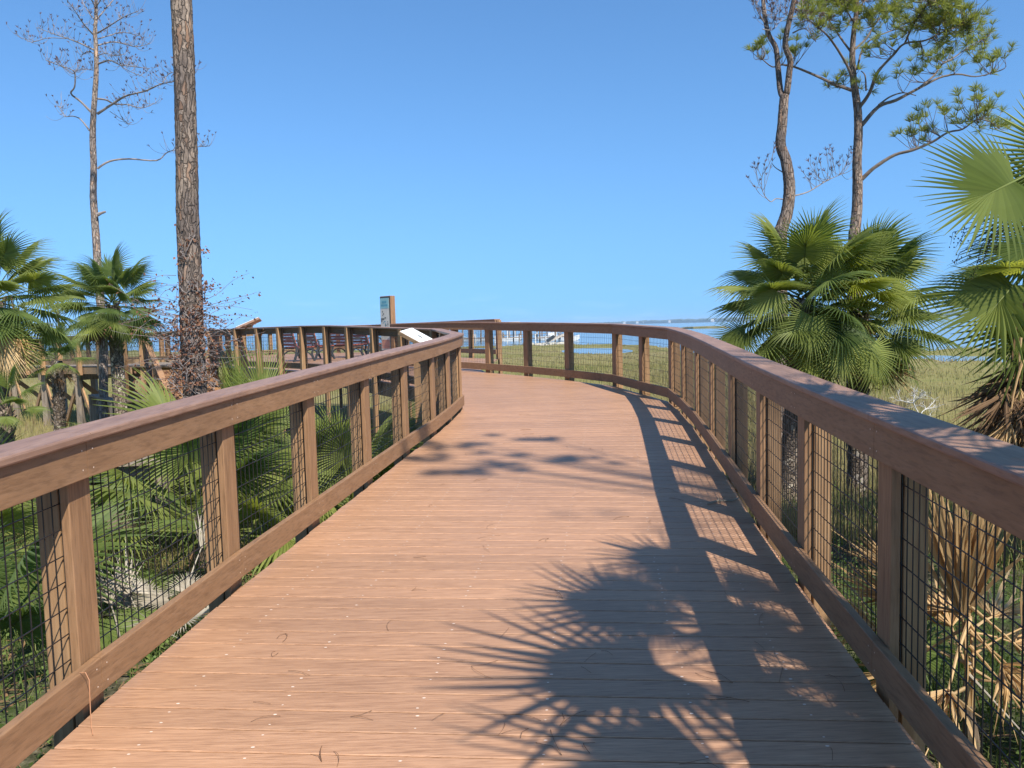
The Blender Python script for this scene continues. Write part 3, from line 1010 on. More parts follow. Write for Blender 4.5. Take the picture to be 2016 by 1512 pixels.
fan_at(pr, me_b, .55, at(2040, 610, 6.6), at(1985, 760, 6.3), (-.2, -.85, .4), .80)
fan_at(pr, FRS[0], .8, at(2010, 520, 6.9), at(1850, 512, 6.7), (.05, .25, 1), .78)
fan_at(pr, me_a, .55, at(2085, 330, 7.0), at(2030, 180, 7.2), (-.6, -.7, .2), .85)
fan_at(pr, FRD[1], .75, at(2050, 462, 7.1), at(1968, 520, 7.0), (-.2, -.8, .5), .8)
fan_at(pr, FRD[2], .75, at(2075, 500, 7.3), at(1990, 480, 7.3), (-.1, -.6, .8), .85)
fan_at(pr, me_b, .55, at(2070, 420, 7.1), at(2060, 300, 7.3), (-.4, -.8, .3), .9)
crown(pr, pc + Vector((.35, 0, .1)), 18, .95, 205, MIXG, -30, 70, 0, None, az=(-70, 80))
for k in range(17):
    rr = random.Random(500 + k)
    put_frond(pr, rr.choice(DB), at(rr.uniform(1990, 2090), rr.uniform(560, 690), rr.uniform(6.4, 7.2)), (rr.uniform(-.55, .15), rr.uniform(-.4, .1), -1), rr.uniform(.62, .92), rr.uniform(-1, 1))
for k in range(5):
    rr = random.Random(520 + k)
    put_frond(pr, rr.choice(DS + DW), at(rr.uniform(2010, 2080), rr.uniform(640, 720), rr.uniform(6.3, 6.6)), (rr.uniform(-.5, .1), rr.uniform(-.3, .1), -1), rr.uniform(.5, .7), rr.uniform(-1, 1))
fruit = MB()
for k in range(16):
    rr = random.Random(540 + k)
    p = at(rr.uniform(1960, 2010), rr.uniform(420, 455), 6.75); q = p + Vector((-rr.uniform(.1, .38), rr.uniform(-.1, .1), -rr.uniform(.02, .2)))
    e = q + Vector((-rr.uniform(.0, .12), 0, -rr.uniform(.08, .3)))
    fruit.tube([p, q, e], [.004, .003, .0015], 4)
    for j in range(9):
        s_ = q.lerp(e, rr.random()) + Vector((rr.uniform(-.03, .03), rr.uniform(-.02, .02), rr.uniform(-.03, .02))); u = .008
        fruit.add([s_ + Vector(v) * u for v in ((1, 0, 0), (-1, 0, 0), (0, 1, 0), (0, -1, 0), (0, 0, 1), (0, 0, -1))],
                  [(0, 2, 4), (2, 1, 4), (1, 3, 4), (3, 0, 4), (2, 0, 5), (1, 2, 5), (3, 1, 5), (0, 3, 5)])
fruit.build('fruit_sprays', mat_plain('palm_fruit', (0.03, 0.026, 0.02), 0.5), pr)

me_l = [frond_mesh('frond', 330 + i, Rl=.86, nseg=44, spread=118, petiole=.5, droop=.25, fold=.35, curl=.3, rib=.34, wave=.06, ridge=.5, ragged=.14, mat=M_palml if i < 2 else M_palm) for i in range(3)]
for own, hx, hy, tx, ty, dd, i_, sc_ in ((pr1, 1602, 622, 1590, 740, 10.2, 0, .78), (pr2, 1660, 674, 1668, 790, 10.3, 1, .74), (pr2, 1714, 682, 1760, 790, 10.4, 0, .74), (pr1, 1530, 572, 1455, 640, 10.4, 1, .72), (pr2, 1758, 566, 1835, 640, 10.7, 2, .8),
                                        (pr1, 1590, 520, 1560, 430, 10.6, 2, .74), (pr2, 1700, 520, 1760, 440, 10.8, 2, .78), (pr1, 1640, 560, 1640, 470, 10.5, 2, .7), (pr1, 1470, 655, 1410, 690, 10.6, 2, .7)):
    fan_at(own, me_l[i_], .5, at(hx, hy, dd), at(tx, ty, dd - .15), (-.05, -.85, .5), sc_)

# palm standing beside the right railing, just out of frame; its shadow lies on the deck
b = ground_at(Vector((3.15, 0.75, 0)))
ps = thing('sabal_palm', 'palm beyond the nearest stretch of the shaded railing whose fan shadows cover the deck', 'palm tree', b, PG)
pcs = Vector((2.75, 0.85, 3.35))
palm_trunk(ps, b, pcs, .17, .15, 211, (.5, 1.0))
SHX, SHY = SUNV.x / SUNV.z, SUNV.y / SUNV.z
def over(x, y, h):
    """the point h above the deck whose shadow falls on deck point (x, y)"""
    return Vector((x + SHX * h, y + SHY * h, zdeck(y) + h))
me_s = [frond_mesh('frond', 310 + i, Rl=1.05, nseg=24 + 2 * i, spread=(92, 112, 78)[i], petiole=.7, droop=.10, fold=.16, curl=.12, rib=.26, wave=.16, width=.68, ragged=.3) for i in range(3)]
for i_, (hx, hy, tx, ty, h, s_) in enumerate(((.62, 3.75, -.2, 4.15, 3.0, .98), (.58, 3.12, -.2, 2.9, 3.0, 1.02), (.98, 4.42, .35, 5.0, 3.2, .85), (.62, 2.5, -.1, 2.3, 2.8, 1.0), (1.15, 3.45, .8, 3.8, 3.1, .85), (1.2, 2.75, .8, 2.4, 3.0, .95), (1.5, 3.1, 1.2, 2.7, 3.2, .9))):
    hb = over(hx, hy, h); tip = over(tx, ty, h - .1)
    d = (tip - hb).normalized()
    put_frond(ps, me_s[i_ % 3], hb - d * .7 * s_, d, s_, 0, up=SUNV)
crown(ps, pcs, 9, .62, 212, FR, 30, 84, 0)

# ---- palmettos along the sunlit side
SG = 'saw palmettos growing by the sunlit railing'
def palmetto(x, y, label, n, scale, seed, meshes, elmin=15, elmax=85, dead=0, h=0.15, az=None, dm=DB):
    b = Vector((x, y, groundz(x, y) - .05))
    root = thing('palmetto', label, 'palmetto', b, SG)
    m = MB(); m.tube([b, b + Vector((.02, 0, h * .6)), b + Vector((0, 0, h + .1))], [.09, .08, .06], 9, rough=.12)
    m.build('stem', M_boot, root)
    crown(root, b + Vector((0, 0, h)), n, scale, seed, meshes, elmin, elmax, dead, dm, az=az)
    return root


palmetto(-3.5, 8.4, 'dusty palmetto with arching drooping fans beside the low timber landing', 17, 1.0, 403, FR + FRD[:1], -12, 75, 4, h=.55)
p2 = palmetto(-3.05, 9.3, 'bright green palmetto standing tall behind the railing with upright pale fans', 5, 1.0, 402, FRS, 20, 60)
me_up = [frond_mesh('frond', 320 + i, Rl=.86, spread=78, nseg=34, petiole=1.55, droop=.03, fold=.1, curl=.03, rib=.2, wave=.03) for i in range(2)]
for k, (dx, dy, sc_, ro) in enumerate(((-.10, .0, .98, 1.0), (.03, .05, 1.0, .55), (-.2, .1, .92, 1.2), (.14, -.05, .82, .2))):
    put_frond(p2, me_up[k % 2], Vector((-3.05, 9.3, -.92)), (dx, dy, 1), sc_, ro, up=(.5, -.8, .2))
palmetto(-2.1, 9.9, 'palmetto with dark fans behind the last bays before the railing bend', 13, .95, 405, FR + FRD[:1], 5, 80, 1, h=.3)
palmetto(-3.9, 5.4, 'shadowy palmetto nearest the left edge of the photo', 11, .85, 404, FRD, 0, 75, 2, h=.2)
palmetto(-5.0, 11.6, 'palmetto crowding the foot of the big vine-wrapped pine', 16, 1.15, 406, FR, 5, 75, 3)
palmetto(-6.6, 12.6, 'wispy palmetto left of the big vine-wrapped pine', 13, 1.05, 407, FRD, 10, 75, 2)
palmetto(-4.4, 14.2, 'small palmetto between the big pine and the platform railing', 10, .95, 408, FR, 10, 80, 1)
palmetto(-6.3, 8.8, 'yellow-tipped palmetto at the left edge under the small palm', 12, .85, 409, FR, 15, 80, 1)
palmetto(-2.6, 12.2, 'palmetto filling the gap behind the railing bend', 10, .9, 411, FR[:3], 10, 80, 1)

# ---- young palm with a dead straw-coloured leaf outside the shaded railing
b = Vector((2.45, 4.05, groundz(2.45, 4.05) - .05))
yp = thing('young_palm', 'dead straw-coloured young palm standing right behind the nearest shaded bay', 'palm tree', b)
m = MB(); m.tube([b, b + Vector((.02, 0, .2)), b + Vector((.0, 0, .42))], [.05, .045, .02], 9, rough=.15); m.build('stem', M_boot, yp)
yd = [dead_frond_mesh('dead_frond', 600 + i, Rl=.85, nseg=40, petiole=.55, mat=M_straw, close=24, loose=.18) for i in range(2)]
put_frond(yp, yd[0], b + Vector((0, 0, .35)), (-.04, -.05, 1), 1.0, 0, up=(0, -1, 0))
put_frond(yp, yd[1], b + Vector((0.02, 0, .4)), (.1, .05, 1), .92, 1, up=(0, -1, 0))
for k in range(20):
    rr = random.Random(620 + k)
    a = rr.uniform(0, 6.28); el = R(rr.uniform(-50, 25))
    put_frond(yp, rr.choice(DS + DW + DS), b + Vector((0, 0, rr.uniform(.5, 1.05))), (math.cos(a) * math.cos(el), math.sin(a) * math.cos(el), math.sin(el)), rr.uniform(.45, .7), rr.uniform(-1, 1))
put_frond(yp, FRD[0], b + Vector((.3, -.35, .0)), (.5, -.2, .8), .75)
put_frond(yp, FRD[1], b + Vector((.1, .3, .0)), (-.1, .5, .8), .7)

# ---- bleached fronds piled on the ground behind the sunlit railing
for k in range(15):
    rr = random.Random(650 + k)
    x = rr.uniform(-3.6, -2.75); y = rr.uniform(5.7, 6.7)
    o = put_frond(None, frond_mesh('fallen_frond', 660 + k % 3, Rl=.7, spread=75, nseg=26, petiole=.5, droop=.05, fold=.15, curl=.05, mat=M_bleach) if k < 3 else (FB[k % 3] if k % 2 else DW[k % 2]),
                  Vector((x, y, groundz(x, y) + .05 + .012 * k)), (rr.uniform(-1, 1), rr.uniform(-.6, 1), rr.uniform(-.05, .4)), rr.uniform(.42, .62), rr.uniform(-.5, .5), name='fallen_frond')
    if k < 3:
        FB = [] if k == 0 else FB
        FB.append(o.data)
    tag(o, 'bleached dead fan leaf in the pile on the ground behind the nearest sunlit mesh', 'dead palm leaf', 'bleached palm leaves piled behind the sunlit railing')

# ------------------------------------------------------------------ pines
def px_path(pts, o, s, d, dd=0.0, rnd=None):
    """traced crop coordinates -> world points, wandering in depth by dd"""
    out = []
    n = len(pts)
    for i, (x, y) in enumerate(pts):
        f = i / max(1, n - 1)
        out.append(at(o[0] + x / s, o[1] + y / s, d + dd * f))
    return out


def smooth(pts, k=4):
    out = []
    n = len(pts)
    for i in range(n - 1):
        p0 = pts[max(i - 1, 0)]; p1 = pts[i]; p2 = pts[i + 1]; p3 = pts[min(i + 2, n - 1)]
        for j in range(k):
            t = j / k
            out.append(.5 * ((2 * p1) + (p2 - p0) * t + (2 * p0 - 5 * p1 + 4 * p2 - p3) * t * t + (3 * p1 - p0 - 3 * p2 + p3) * t ** 3))
    out.append(pts[-1])
    return out


def taper(n, a, b, pw=1.0):
    return [a + (b - a) * (i / (n - 1)) ** pw for i in range(n)]


def limb(mb, pts, r0, r1, n=7, k=4, rough=.08):
    s_ = smooth(pts, k)
    mb.tube(s_, taper(len(s_), r0, r1, .8), n, rough=rough)
    return s_


def tuft(mb, p, d, n, L, w, rr, spread=.75):
    d = Vector(d).normalized()
    for _ in range(n):
        v = Vector((rr.gauss(0, 1), rr.gauss(0, 1), rr.gauss(0, 1))).normalized() * spread + d
        v.normalize()
        l = L * rr.uniform(.6, 1.1)
        sd = v.cross(Vector((rr.gauss(0, 1), rr.gauss(0, 1), rr.gauss(0, 1)))).normalized() * w
        mid = p + v * l * .55; tip = p + v * l + Vector((0, 0, -.12 * l))
        mb.add([p - sd * .5, p + sd * .5, mid + sd, mid - sd, tip], [(0, 1, 2, 3), (3, 2, 4)])


def trunk_tube(mb, pts, r0, r1, seed, n=20, k=8, amp=.07, flare=.0):
    """bark-rough trunk"""
    rr = random.Random(seed)
    s_ = smooth(pts, k)
    m = len(s_); base = len(mb.v)
    ph = [rr.uniform(0, 6.28) for _ in range(6)]
    for i, p in enumerate(s_):
        t = i / (m - 1); rad = (r0 + (r1 - r0) * t) + flare * max(0, 1 - t * 7) ** 2
        d = (s_[min(i + 1, m - 1)] - s_[max(i - 1, 0)]).normalized()
        a = d.cross(Vector((0, 1, 0.01))).normalized(); b = d.cross(a).normalized()
        for q in range(n):
            th = 2 * math.pi * q / n
            f = 1 + amp * (math.sin(3 * th + ph[0] + p.z * 1.7) * .5 + math.sin(7 * th + ph[1] + p.z * 3.1) * .35 + rr.uniform(-.5, .5))
            mb.v.append(tuple(p + a * rad * f * math.cos(th) + b * rad * f * math.sin(th)))
    for i in range(m - 1):
        for q in range(n):
            q2 = (q + 1) % n
            mb.f.append((base + i * n + q, base + i * n + q2, base + (i + 1) * n + q2, base + (i + 1) * n + q))
    return s_


# ---- big trunk on the left
D0 = 13.0
bt = [at(392, 1010, D0), at(386, 800, D0), at(377, 640, D0), at(371, 450, D0), at(366, 250, D0), at(358, 20, D0), at(350, -220, D0), at(340, -560, D0)]
bt[0] = Vector((bt[1].x - .03, bt[1].y, groundz(bt[1].x, bt[1].y) - .15))
bp = thing('pine_tree', 'tall thick pine trunk with dry red vines climbing its foot', 'pine tree', bt[0], 'pine trees rising over the boardwalk')
m = MB(); trunk_tube(m, bt, .205, .15, 31, 30, 30, .07, .05); m.build('trunk', M_pine, bp, smooth=True)
m = MB(); crn = MB(); rr = random.Random(5)
topc = bt[-1]
for k in range(16):
    a = rr.uniform(0, 6.28); e = topc + Vector((math.cos(a) * rr.uniform(.8, 2.2), math.sin(a) * rr.uniform(.8, 2.2), rr.uniform(.2, 2.0)))
    s_ = limb(m, [topc + Vector((0, 0, rr.uniform(-.6, .5))), topc.lerp(e, .5) + Vector((0, 0, -.1)), e], .045, .012, 5, 3)
    for j in range(10):
        tuft(crn, s_[-1] + Vector((rr.gauss(0, .22), rr.gauss(0, .22), rr.gauss(0, .18))), (0, 0, 1), 20, .24, .006, rr)
m.build('limbs', M_limb, bp); crn.build('crown', M_needle, bp)

# vine on the trunk
vine = thing('vine', 'dry reddish vine tangled round the foot of the thick pine trunk', 'vine', bt[0])
vm = MB(); vl = MB(); rr = random.Random(77)
def leaf(mb, p, s, rr):
    a = Vector((rr.gauss(0, 1), rr.gauss(0, 1), rr.gauss(0, 1))).normalized(); b = a.cross(Vector((rr.gauss(0, 1), rr.gauss(0, 1), 1))).normalized()
    n_ = a.cross(b)
    mb.add([p, p + a * s * .5 + b * s * .34 + n_ * s * .1, p + a * s, p + a * s * .5 - b * s * .34 + n_ * s * .1], [(0, 1, 2), (0, 2, 3)])
def trunk_at(z):
    for a, b in zip(bt, bt[1:]):
        if a.z <= z <= b.z: return a.lerp(b, (z - a.z) / (b.z - a.z))
    return bt[1]
for k in range(120):
    z = rr.uniform(-.5, 1.9) if rr.random() < .8 else rr.uniform(1.0, 3.0)
    th = rr.uniform(-2.9, .3); pts = []
    thick = max(.0, (2.2 - z)) * .11
    for j in range(9):
        c = trunk_at(z); rad = .225 + thick * rr.uniform(0, 1.3)
        pts.append(c + Vector((math.cos(th) * rad, math.sin(th) * rad, 0)))
        th += rr.uniform(-.35, .35); z += rr.uniform(-.12, .14)
    vm.tube(pts, rr.uniform(.003, .007), 4)
    for p in pts:
        for _ in range(3):
            if rr.random() < .5: leaf(vl, p + Vector((rr.gauss(0, .05), rr.gauss(0, .05), rr.gauss(0, .05))), rr.uniform(.035, .075), rr)
for k in range(74):   # loose sprays reaching out sideways
    z = rr.choice((rr.uniform(.2, 2.1), rr.uniform(1.2, 2.5), rr.uniform(2.0, 3.2) if rr.random() < .25 else rr.uniform(.8, 2.0)))
    c = trunk_at(z); sd = rr.choice((-1, 1)); L = rr.uniform(.3, 1.15) * (1.0 if z < 2.1 else .55)
    p = c + Vector((sd * .2, -.08, 0)); pts = [p]; d = Vector((sd, rr.uniform(-.5, .25), rr.uniform(-.25, .6))).normalized()
    for j in range(7):
        p = p + d * L / 7; d = (d + Vector((rr.gauss(0, .15), rr.gauss(0, .15), rr.gauss(-.06, .14)))).normalized(); pts.append(p)
    vm.tube(pts, taper(8, .0055, .002), 4)
    for j, p in enumerate(pts[2:]):
        for _ in range(rr.choice((0, 1, 2, 3, 4))):
            leaf(vl, p + Vector((rr.gauss(0, .04), rr.gauss(0, .04), rr.gauss(0, .035))), rr.uniform(.03, .065), rr)
vm.build('stems', M_dtwig, vine); vl.build('leaves', M_vine, vine)

# ---- dead pine behind it
D1 = 18.5; S6 = 3.15
dt = [at(203, 985, D1), at(205, 880, D1), at(204, 770, D1), at(202, 650, D1), at(195, 560, D1), at(190, 480, D1)] + px_path([(585, 1330), (578, 1200), (580, 1030), (575, 850), (580, 720), (588, 600), (597, 450), (595, 300), (590, 200), (595, 100), (596, -60), (600, -200)], (0, 0), S6, D1)
dt[0].z = groundz(dt[0].x, dt[0].y) - .1
dp = thing('pine_tree', 'dead grey pine with bare upturned twigs, left of the thick trunk', 'pine tree', dt[0], 'pine trees rising over the boardwalk')
m = MB(); trunk_tube(m, dt, .112, .03, 32, 16, 8, .08, .03); m.build('trunk', M_dead, dp, smooth=True)
LD = [([(605, 1045), (680, 1000), (800, 985), (970, 995), (1030, 950), (1085, 930), (1215, 912), (1300, 905)], .05, .8, .62), ([(605, 705), (690, 650), (780, 595), (900, 565), (1000, 520), (1080, 505), (1180, 480)], .055, -1.0, .3),
      ([(1010, 515), (1040, 465), (1100, 440), (1200, 430)], .02, .2, .1), ([(605, 612), (660, 620), (710, 645), (800, 650), (880, 670), (960, 640)], .045, .9, .4),
      ([(565, 695), (500, 630), (440, 580), (462, 540), (465, 460), (440, 430), (350, 400), (280, 370)], .05, -.8, .55), ([(462, 450), (500, 430), (580, 435)], .018, .3, 0), ([(555, 810), (500, 740), (450, 720), (400, 720), (370, 660)], .035, .5, .7),
      ([(610, 395), (680, 375), (740, 400), (800, 410), (930, 425)], .04, -.9, .2), ([(740, 400), (790, 435), (870, 470)], .02, -.3, .2),
      ([(585, 310), (500, 270), (410, 235), (330, 210), (230, 170)], .042, 1.0, .3), ([(410, 240), (300, 235), (200, 260), (140, 235)], .016, .2, .4),
      ([(610, 280), (700, 260), (780, 275), (850, 290), (930, 270)], .036, 1.1, .25), ([(580, 215), (520, 150), (460, 60), (400, -20)], .036, -1.0, .1),
      ([(605, 205), (680, 160), (760, 110), (850, 70)], .034, -1.1, .15), ([(610, 240), (680, 220), (760, 200), (880, 225)], .03, .7, .2),
      ([(590, 130), (540, 60), (500, -20), (470, -120)], .028, .9, .1), ([(598, 120), (660, 50), (720, -20), (790, -90)], .028, .8, .1), ([(594, 60), (560, -30), (540, -120)], .022, -.8, .1), ([(598, 40), (650, -40), (700, -130)], .022, -.8, .1),
      ([(605, 345), (660, 330), (700, 345), (760, 340)], .02, -.8, .3), ([(580, 330), (540, 320), (500, 350)], .02, .6, .3), ([(680, 690), (740, 730), (800, 770)], .012, .3, .6)]
lm = MB(); tw = MB(); tf = MB(); rr = random.Random(42)
lm.tube(px_path([(605, 1330), (625, 1322), (655, 1312)], (0, 0), S6, D1 - .1), [.05, .035, .025], 7)
for pts, r0, dd, st in LD:
    w = px_path(pts, (0, 0), S6, D1, dd)
    s_ = limb(lm, w, r0 * .6, .006, 6)
    n = len(s_)
    for i in range(int(n * st), n):
        for _ in range(3 if i > n * .5 else 2):
            p = s_[i] + Vector((rr.gauss(0, .015),) * 3); d = Vector((rr.gauss(0, .55), rr.gauss(0, .55), rr.uniform(-.55, .5))).normalized()
            L = rr.uniform(.16, .5); q = [p]
            for j in range(5):
                d = (d + Vector((0, 0, .34))).normalized(); p = p + d * L / 5; q.append(p)
            tw.tube(q, taper(6, .0045, .0026), 4)
            if rr.random() < .8:
                tuft(tf, q[-1] - d * .03, d, 6, rr.uniform(.06, .11), .006, rr, .55)
lm.build('limbs', M_dtwig, dp); two = tw.build('twigs', M_dtwig, dp); tf.build('dead_needles', M_dneedle, two)

# ---- right: curved pine and straight live pine
D2 = 16.5; S5 = 3.149; O5 = (1400, 0)
ct = px_path([(428, 1900), (430, 1560), (440, 1420), (470, 1320), (485, 1200), (480, 1100), (460, 990), (430, 900), (440, 780), (450, 650), (455, 590)], O5, S5, D2)
ct[0].z = groundz(ct[0].x, ct[0].y) - .1
cp = thing('pine_tree', 'snaking forked pine with mostly bare limbs, left of the straight live pine', 'pine tree', ct[0], 'pine trees rising over the boardwalk')
m = MB(); trunk_tube(m, ct, .142, .092, 33, 18, 8, .07, .03)
trunk_tube(m, [ct[-2]] + px_path([(445, 600), (430, 560), (415, 420), (402, 300), (360, 220), (335, 120), (322, 0), (300, -140), (290, -260)], O5, S5, D2, .5), .068, .036, 34, 14, 6, .07)
trunk_tube(m, [ct[-2]] + px_path([(462, 590), (472, 560), (485, 450), (490, 370), (460, 280), (480, 150), (510, 20), (525, -120), (540, -260)], O5, S5, D2, -.5), .075, .044, 35, 14, 6, .07)
m.build('trunk', M_pine2, cp, smooth=True)
lm = MB(); tw = MB(); tf = MB(); gn = MB(); rr = random.Random(9)
CL = [([(508, 1215), (600, 1190), (700, 1130), (760, 1100), (820, 1075)], .02, .6, .3, .9), ([(445, 1235), (400, 1232), (368, 1250), (325, 1200), (312, 1130), (322, 1070)], .014, -.4, .5, .35), ([(445, 1068), (400, 1040), (375, 1010)], .016, .2, 2, .1),
      ([(505, 205), (560, 180), (600, 190), (650, 260)], .018, -.4, .4, .9), ([(320, 180), (380, 185), (430, 130), (470, 90)], .012, .3, .3, .7), ([(330, 140), (285, 60), (275, 0), (270, -60)], .014, -.4, .3, .6), ([(345, 60), (400, 90), (375, 150)], .01, .3, .3, .8),
      ([(515, 60), (580, 20), (640, -60)], .018, .4, .3, .9), ([(500, 110), (560, 90), (620, 120), (680, 180)], .014, .5, .3, .9)]
for pts, r0, dd, st, dens in CL:
    s_ = limb(lm, px_path(pts, O5, S5, D2, dd), r0, .005, 6); n = len(s_)
    for i in range(int(n * min(st, 1)), n):
        for _ in range(2):
            if rr.random() > dens: continue
            p = s_[i]; d = Vector((rr.gauss(0, .6), rr.gauss(0, .5), rr.uniform(-.2, .9))).normalized(); L = rr.uniform(.2, .7); q = [p]
            for j in range(6):
                d = (d + Vector((rr.gauss(0, .1), rr.gauss(0, .1), .22))).normalized(); p = p + d * L / 6; q.append(p)
                if j in (2, 4) and rr.random() < .6:
                    e = (d + Vector((rr.gauss(0, .5), rr.gauss(0, .5), .3))).normalized()
                    tw.tube([p, p + e * .12, p + e * .2 + Vector((0, 0, .05))], [.004, .0035, .0025], 4)
                    tuft(tf, p + e * .2, e + Vector((0, 0, .5)), 7, .1, .005, rr, .6)
            tw.tube(q, taper(7, .006, .003), 4)
            tuft(tf, q[-1], d, 9, .12, .005, rr, .6)
lm.build('limbs', M_dtwig, cp); two = tw.build('twigs', M_dtwig, cp); tf.build('dead_needles', M_dneedle, two)

D3 = 17.0
lt_ = px_path([(885, 1980), (888, 1600), (895, 1420), (905, 1300), (908, 1150), (905, 1000), (912, 850), (910, 720), (900, 620), (885, 520), (878, 420), (876, 330), (885, 200), (900, 80), (905, -80), (900, -260)], O5, S5, D3)
lt_[0].z = groundz(lt_[0].x, lt_[0].y) - .1
lp = thing('pine_tree', 'live pine with spreading green needle tufts at the upper right', 'pine tree', lt_[0], 'pine trees rising over the boardwalk')
m = MB(); trunk_tube(m, lt_, .128, .036, 36, 18, 7, .08, .03); m.build('trunk', M_pine2, lp, smooth=True)
LL = [([(930, 1115), (1010, 1040), (1140, 960), (1250, 930), (1370, 880), (1470, 820), (1560, 800), (1650, 740), (1740, 760)], .06, -1.0), ([(935, 775), (1040, 660), (1150, 620), (1300, 540), (1420, 480), (1530, 460), (1640, 475), (1750, 450)], .062, .8),
      ([(1040, 650), (1110, 600), (1190, 575), (1270, 592)], .03, .3), ([(1290, 545), (1380, 470), (1430, 400), (1500, 360), (1600, 290), (1690, 240)], .035, 1.4),
      ([(920, 665), (985, 570), (1030, 450), (1130, 340), (1200, 270), (1330, 250), (1450, 190), (1560, 150)], .055, -1.2), ([(1200, 270), (1250, 160), (1330, 40), (1390, -80)], .03, -1.8),
      ([(872, 560), (760, 520), (640, 465), (515, 415), (440, 402), (380, 415), (320, 370)], .05, .6), ([(888, 520), (840, 400), (760, 270), (700, 200), (600, 120), (530, 60)], .042, -1.0), ([(880, 315), (960, 240), (1010, 160), (1070, 70), (1110, -80)], .036, .8),
      ([(905, 430), (940, 300), (1000, 240), (1120, 190), (1260, 150)], .03, 1.4), ([(876, 335), (800, 230), (740, 140), (680, 60), (640, -40)], .034, 1.0), ([(960, 560), (955, 470), (930, 440)], .028, .3), ([(890, 150), (840, 60), (800, -60)], .024, -.8), ([(903, 60), (970, -20), (1010, -120)], .024, .8)]
lm = MB(); paths = []
for pts, r0, dd in LL:
    paths.append(limb(lm, px_path(pts, O5, S5, D3, dd), r0 * .8, .010, 7))
tufts = [(1240, 780), (1215, 830), (1340, 700), (1430, 700), (1300, 820), (1350, 830), (1560, 640), (1630, 600), (1690, 625), (1600, 700), (1690, 720), (1780, 770), (1540, 750), (1810, 800), (1730, 690), (1640, 790), (1190, 460), (1240, 420), (1330, 350), (1340, 420), (1490, 430), (1390, 380),
         (1760, 380), (1690, 360), (1730, 420), (1790, 350), (740, 490), (830, 470), (800, 520), (1010, 500), (930, 520), (1640, 90), (1600, 150), (1660, 200), (1700, 260), (1580, 220), (1500, 130), (1420, 110), (1480, 60), (1550, 40), (1480, 240), (1420, 290), (1230, 240), (1260, 120), (1120, 140), (1080, 60),
         (1160, 30), (1330, 110), (1380, 30), (1000, 30), (950, 110), (850, 50), (780, 130), (700, 80), (640, 60), (560, 110), (620, 10), (740, 10), (880, -20), (1010, -40), (1120, -50), (1240, 20), (1310, -40), (1440, -20), (1540, -40), (290, 290), (340, 270), (275, 330), (430, 255), (530, 280), (560, 320), (500, 330),
         (700, 170), (840, 150), (1050, 290), (1100, 280), (960, 330), (1560, 300), (1640, 290), (1360, 180), (1150, 100), (1030, 120), (1520, 190), (1610, 60), (1380, 240), (1180, 180), (1280, 60), (660, 130), (580, 160), (1450, 330), (1390, 340), (1650, 130), (1460, 150), (780, 60), (920, 50), (1690, 230), (1700, 300)]
gn = MB(); tw = MB(); rr = random.Random(19)
tufts += [(rr.uniform(600, 1680), rr.uniform(-90, 190)) for _ in range(46)]
allp = [p for s_ in paths for p in s_[2:]]
for (x, y) in tufts:
    q2 = at(O5[0] + x / S5, O5[1] + y / S5, D3)
    best = min(allp, key=lambda p: (p - at(O5[0] + x / S5, O5[1] + y / S5, (p - EYE).dot(_fw))).length + .25 * max(0, p.z - q2.z))
    dep = (best - EYE).dot(_fw) + rr.gauss(0, .18)
    c = at(O5[0] + x / S5, O5[1] + y / S5, dep)
    for j in range(rr.choice((4, 5, 6))):
        e = c + Vector((rr.gauss(0, .13), rr.gauss(0, .17), rr.gauss(0, .10)))
        md = best.lerp(e, .5) + Vector((rr.gauss(0, .05), rr.gauss(0, .05), -.13 * (e - best).length))
        s_ = smooth([best, md, e], 4)
        tw.tube(s_, taper(len(s_), .0115 if j == 0 else .007, .0045), 4)
        d = (s_[-1] - s_[-2]).normalized() + Vector((0, 0, .8))
        tuft(gn, e, d, 40, .225, .0048, rr, .85)
lm.build('limbs', M_limb, lp); tw.build('twigs', M_limb, lp); gn.build('crown', M_needle, lp)

# ---- pine behind the viewer on the right: only its branch shadow reaches the deck
b = ground_at(Vector((8.8, -5.2, 0)))
sp = thing('pine_tree', 'pine on the shaded side whose branch shadow blots the deck midway', 'pine tree', b, 'pine trees rising over the boardwalk')
tp = [b, b + Vector((.1, .1, 5)), b + Vector((-.1, .2, 11)), b + Vector((.05, .1, 17.5))]
m = MB(); trunk_tube(m, tp, .17, .07, 37, 14, 8); m.build('trunk', M_pine2, sp, smooth=True)
m = MB(); g_ = MB(); rr = random.Random(23)
for (sx, sy) in ((.15, 7.5), (.75, 7.3), (.35, 8.4), (-.35, 8.2), (-.75, 7.5), (-.45, 6.9), (.05, 7.0), (-.9, 8.4)):
    e = over(sx, sy, 14.0)
    s_ = limb(m, [b + Vector((0, .15, 14.0)), (b + Vector((0, .15, 14.5))).lerp(e, .55), e], .05, .01, 5, 4)
    for j in range(6):
        tuft(g_, e + Vector((rr.gauss(0, .2), rr.gauss(0, .12), rr.gauss(0, .12))), (-.4, .3, .6), 46, .28, .008, rr, .8)
for k in range(14):
    a = rr.uniform(-1.2, 2.2); e = b + Vector((math.cos(a) * 2, -abs(math.sin(a)) * 2, rr.uniform(14, 18)))
    s_ = limb(m, [b + Vector((0, .1, rr.uniform(13, 17))), e], .04, .01, 5, 3)
    for j in range(6):
        tuft(g_, e + Vector((rr.gauss(0, .3), rr.gauss(0, .3), rr.gauss(0, .2))), (0, 0, 1), 24, .24, .006, rr, .8)
m.build('limbs', M_limb, sp); g_.build('crown', M_needle, sp)

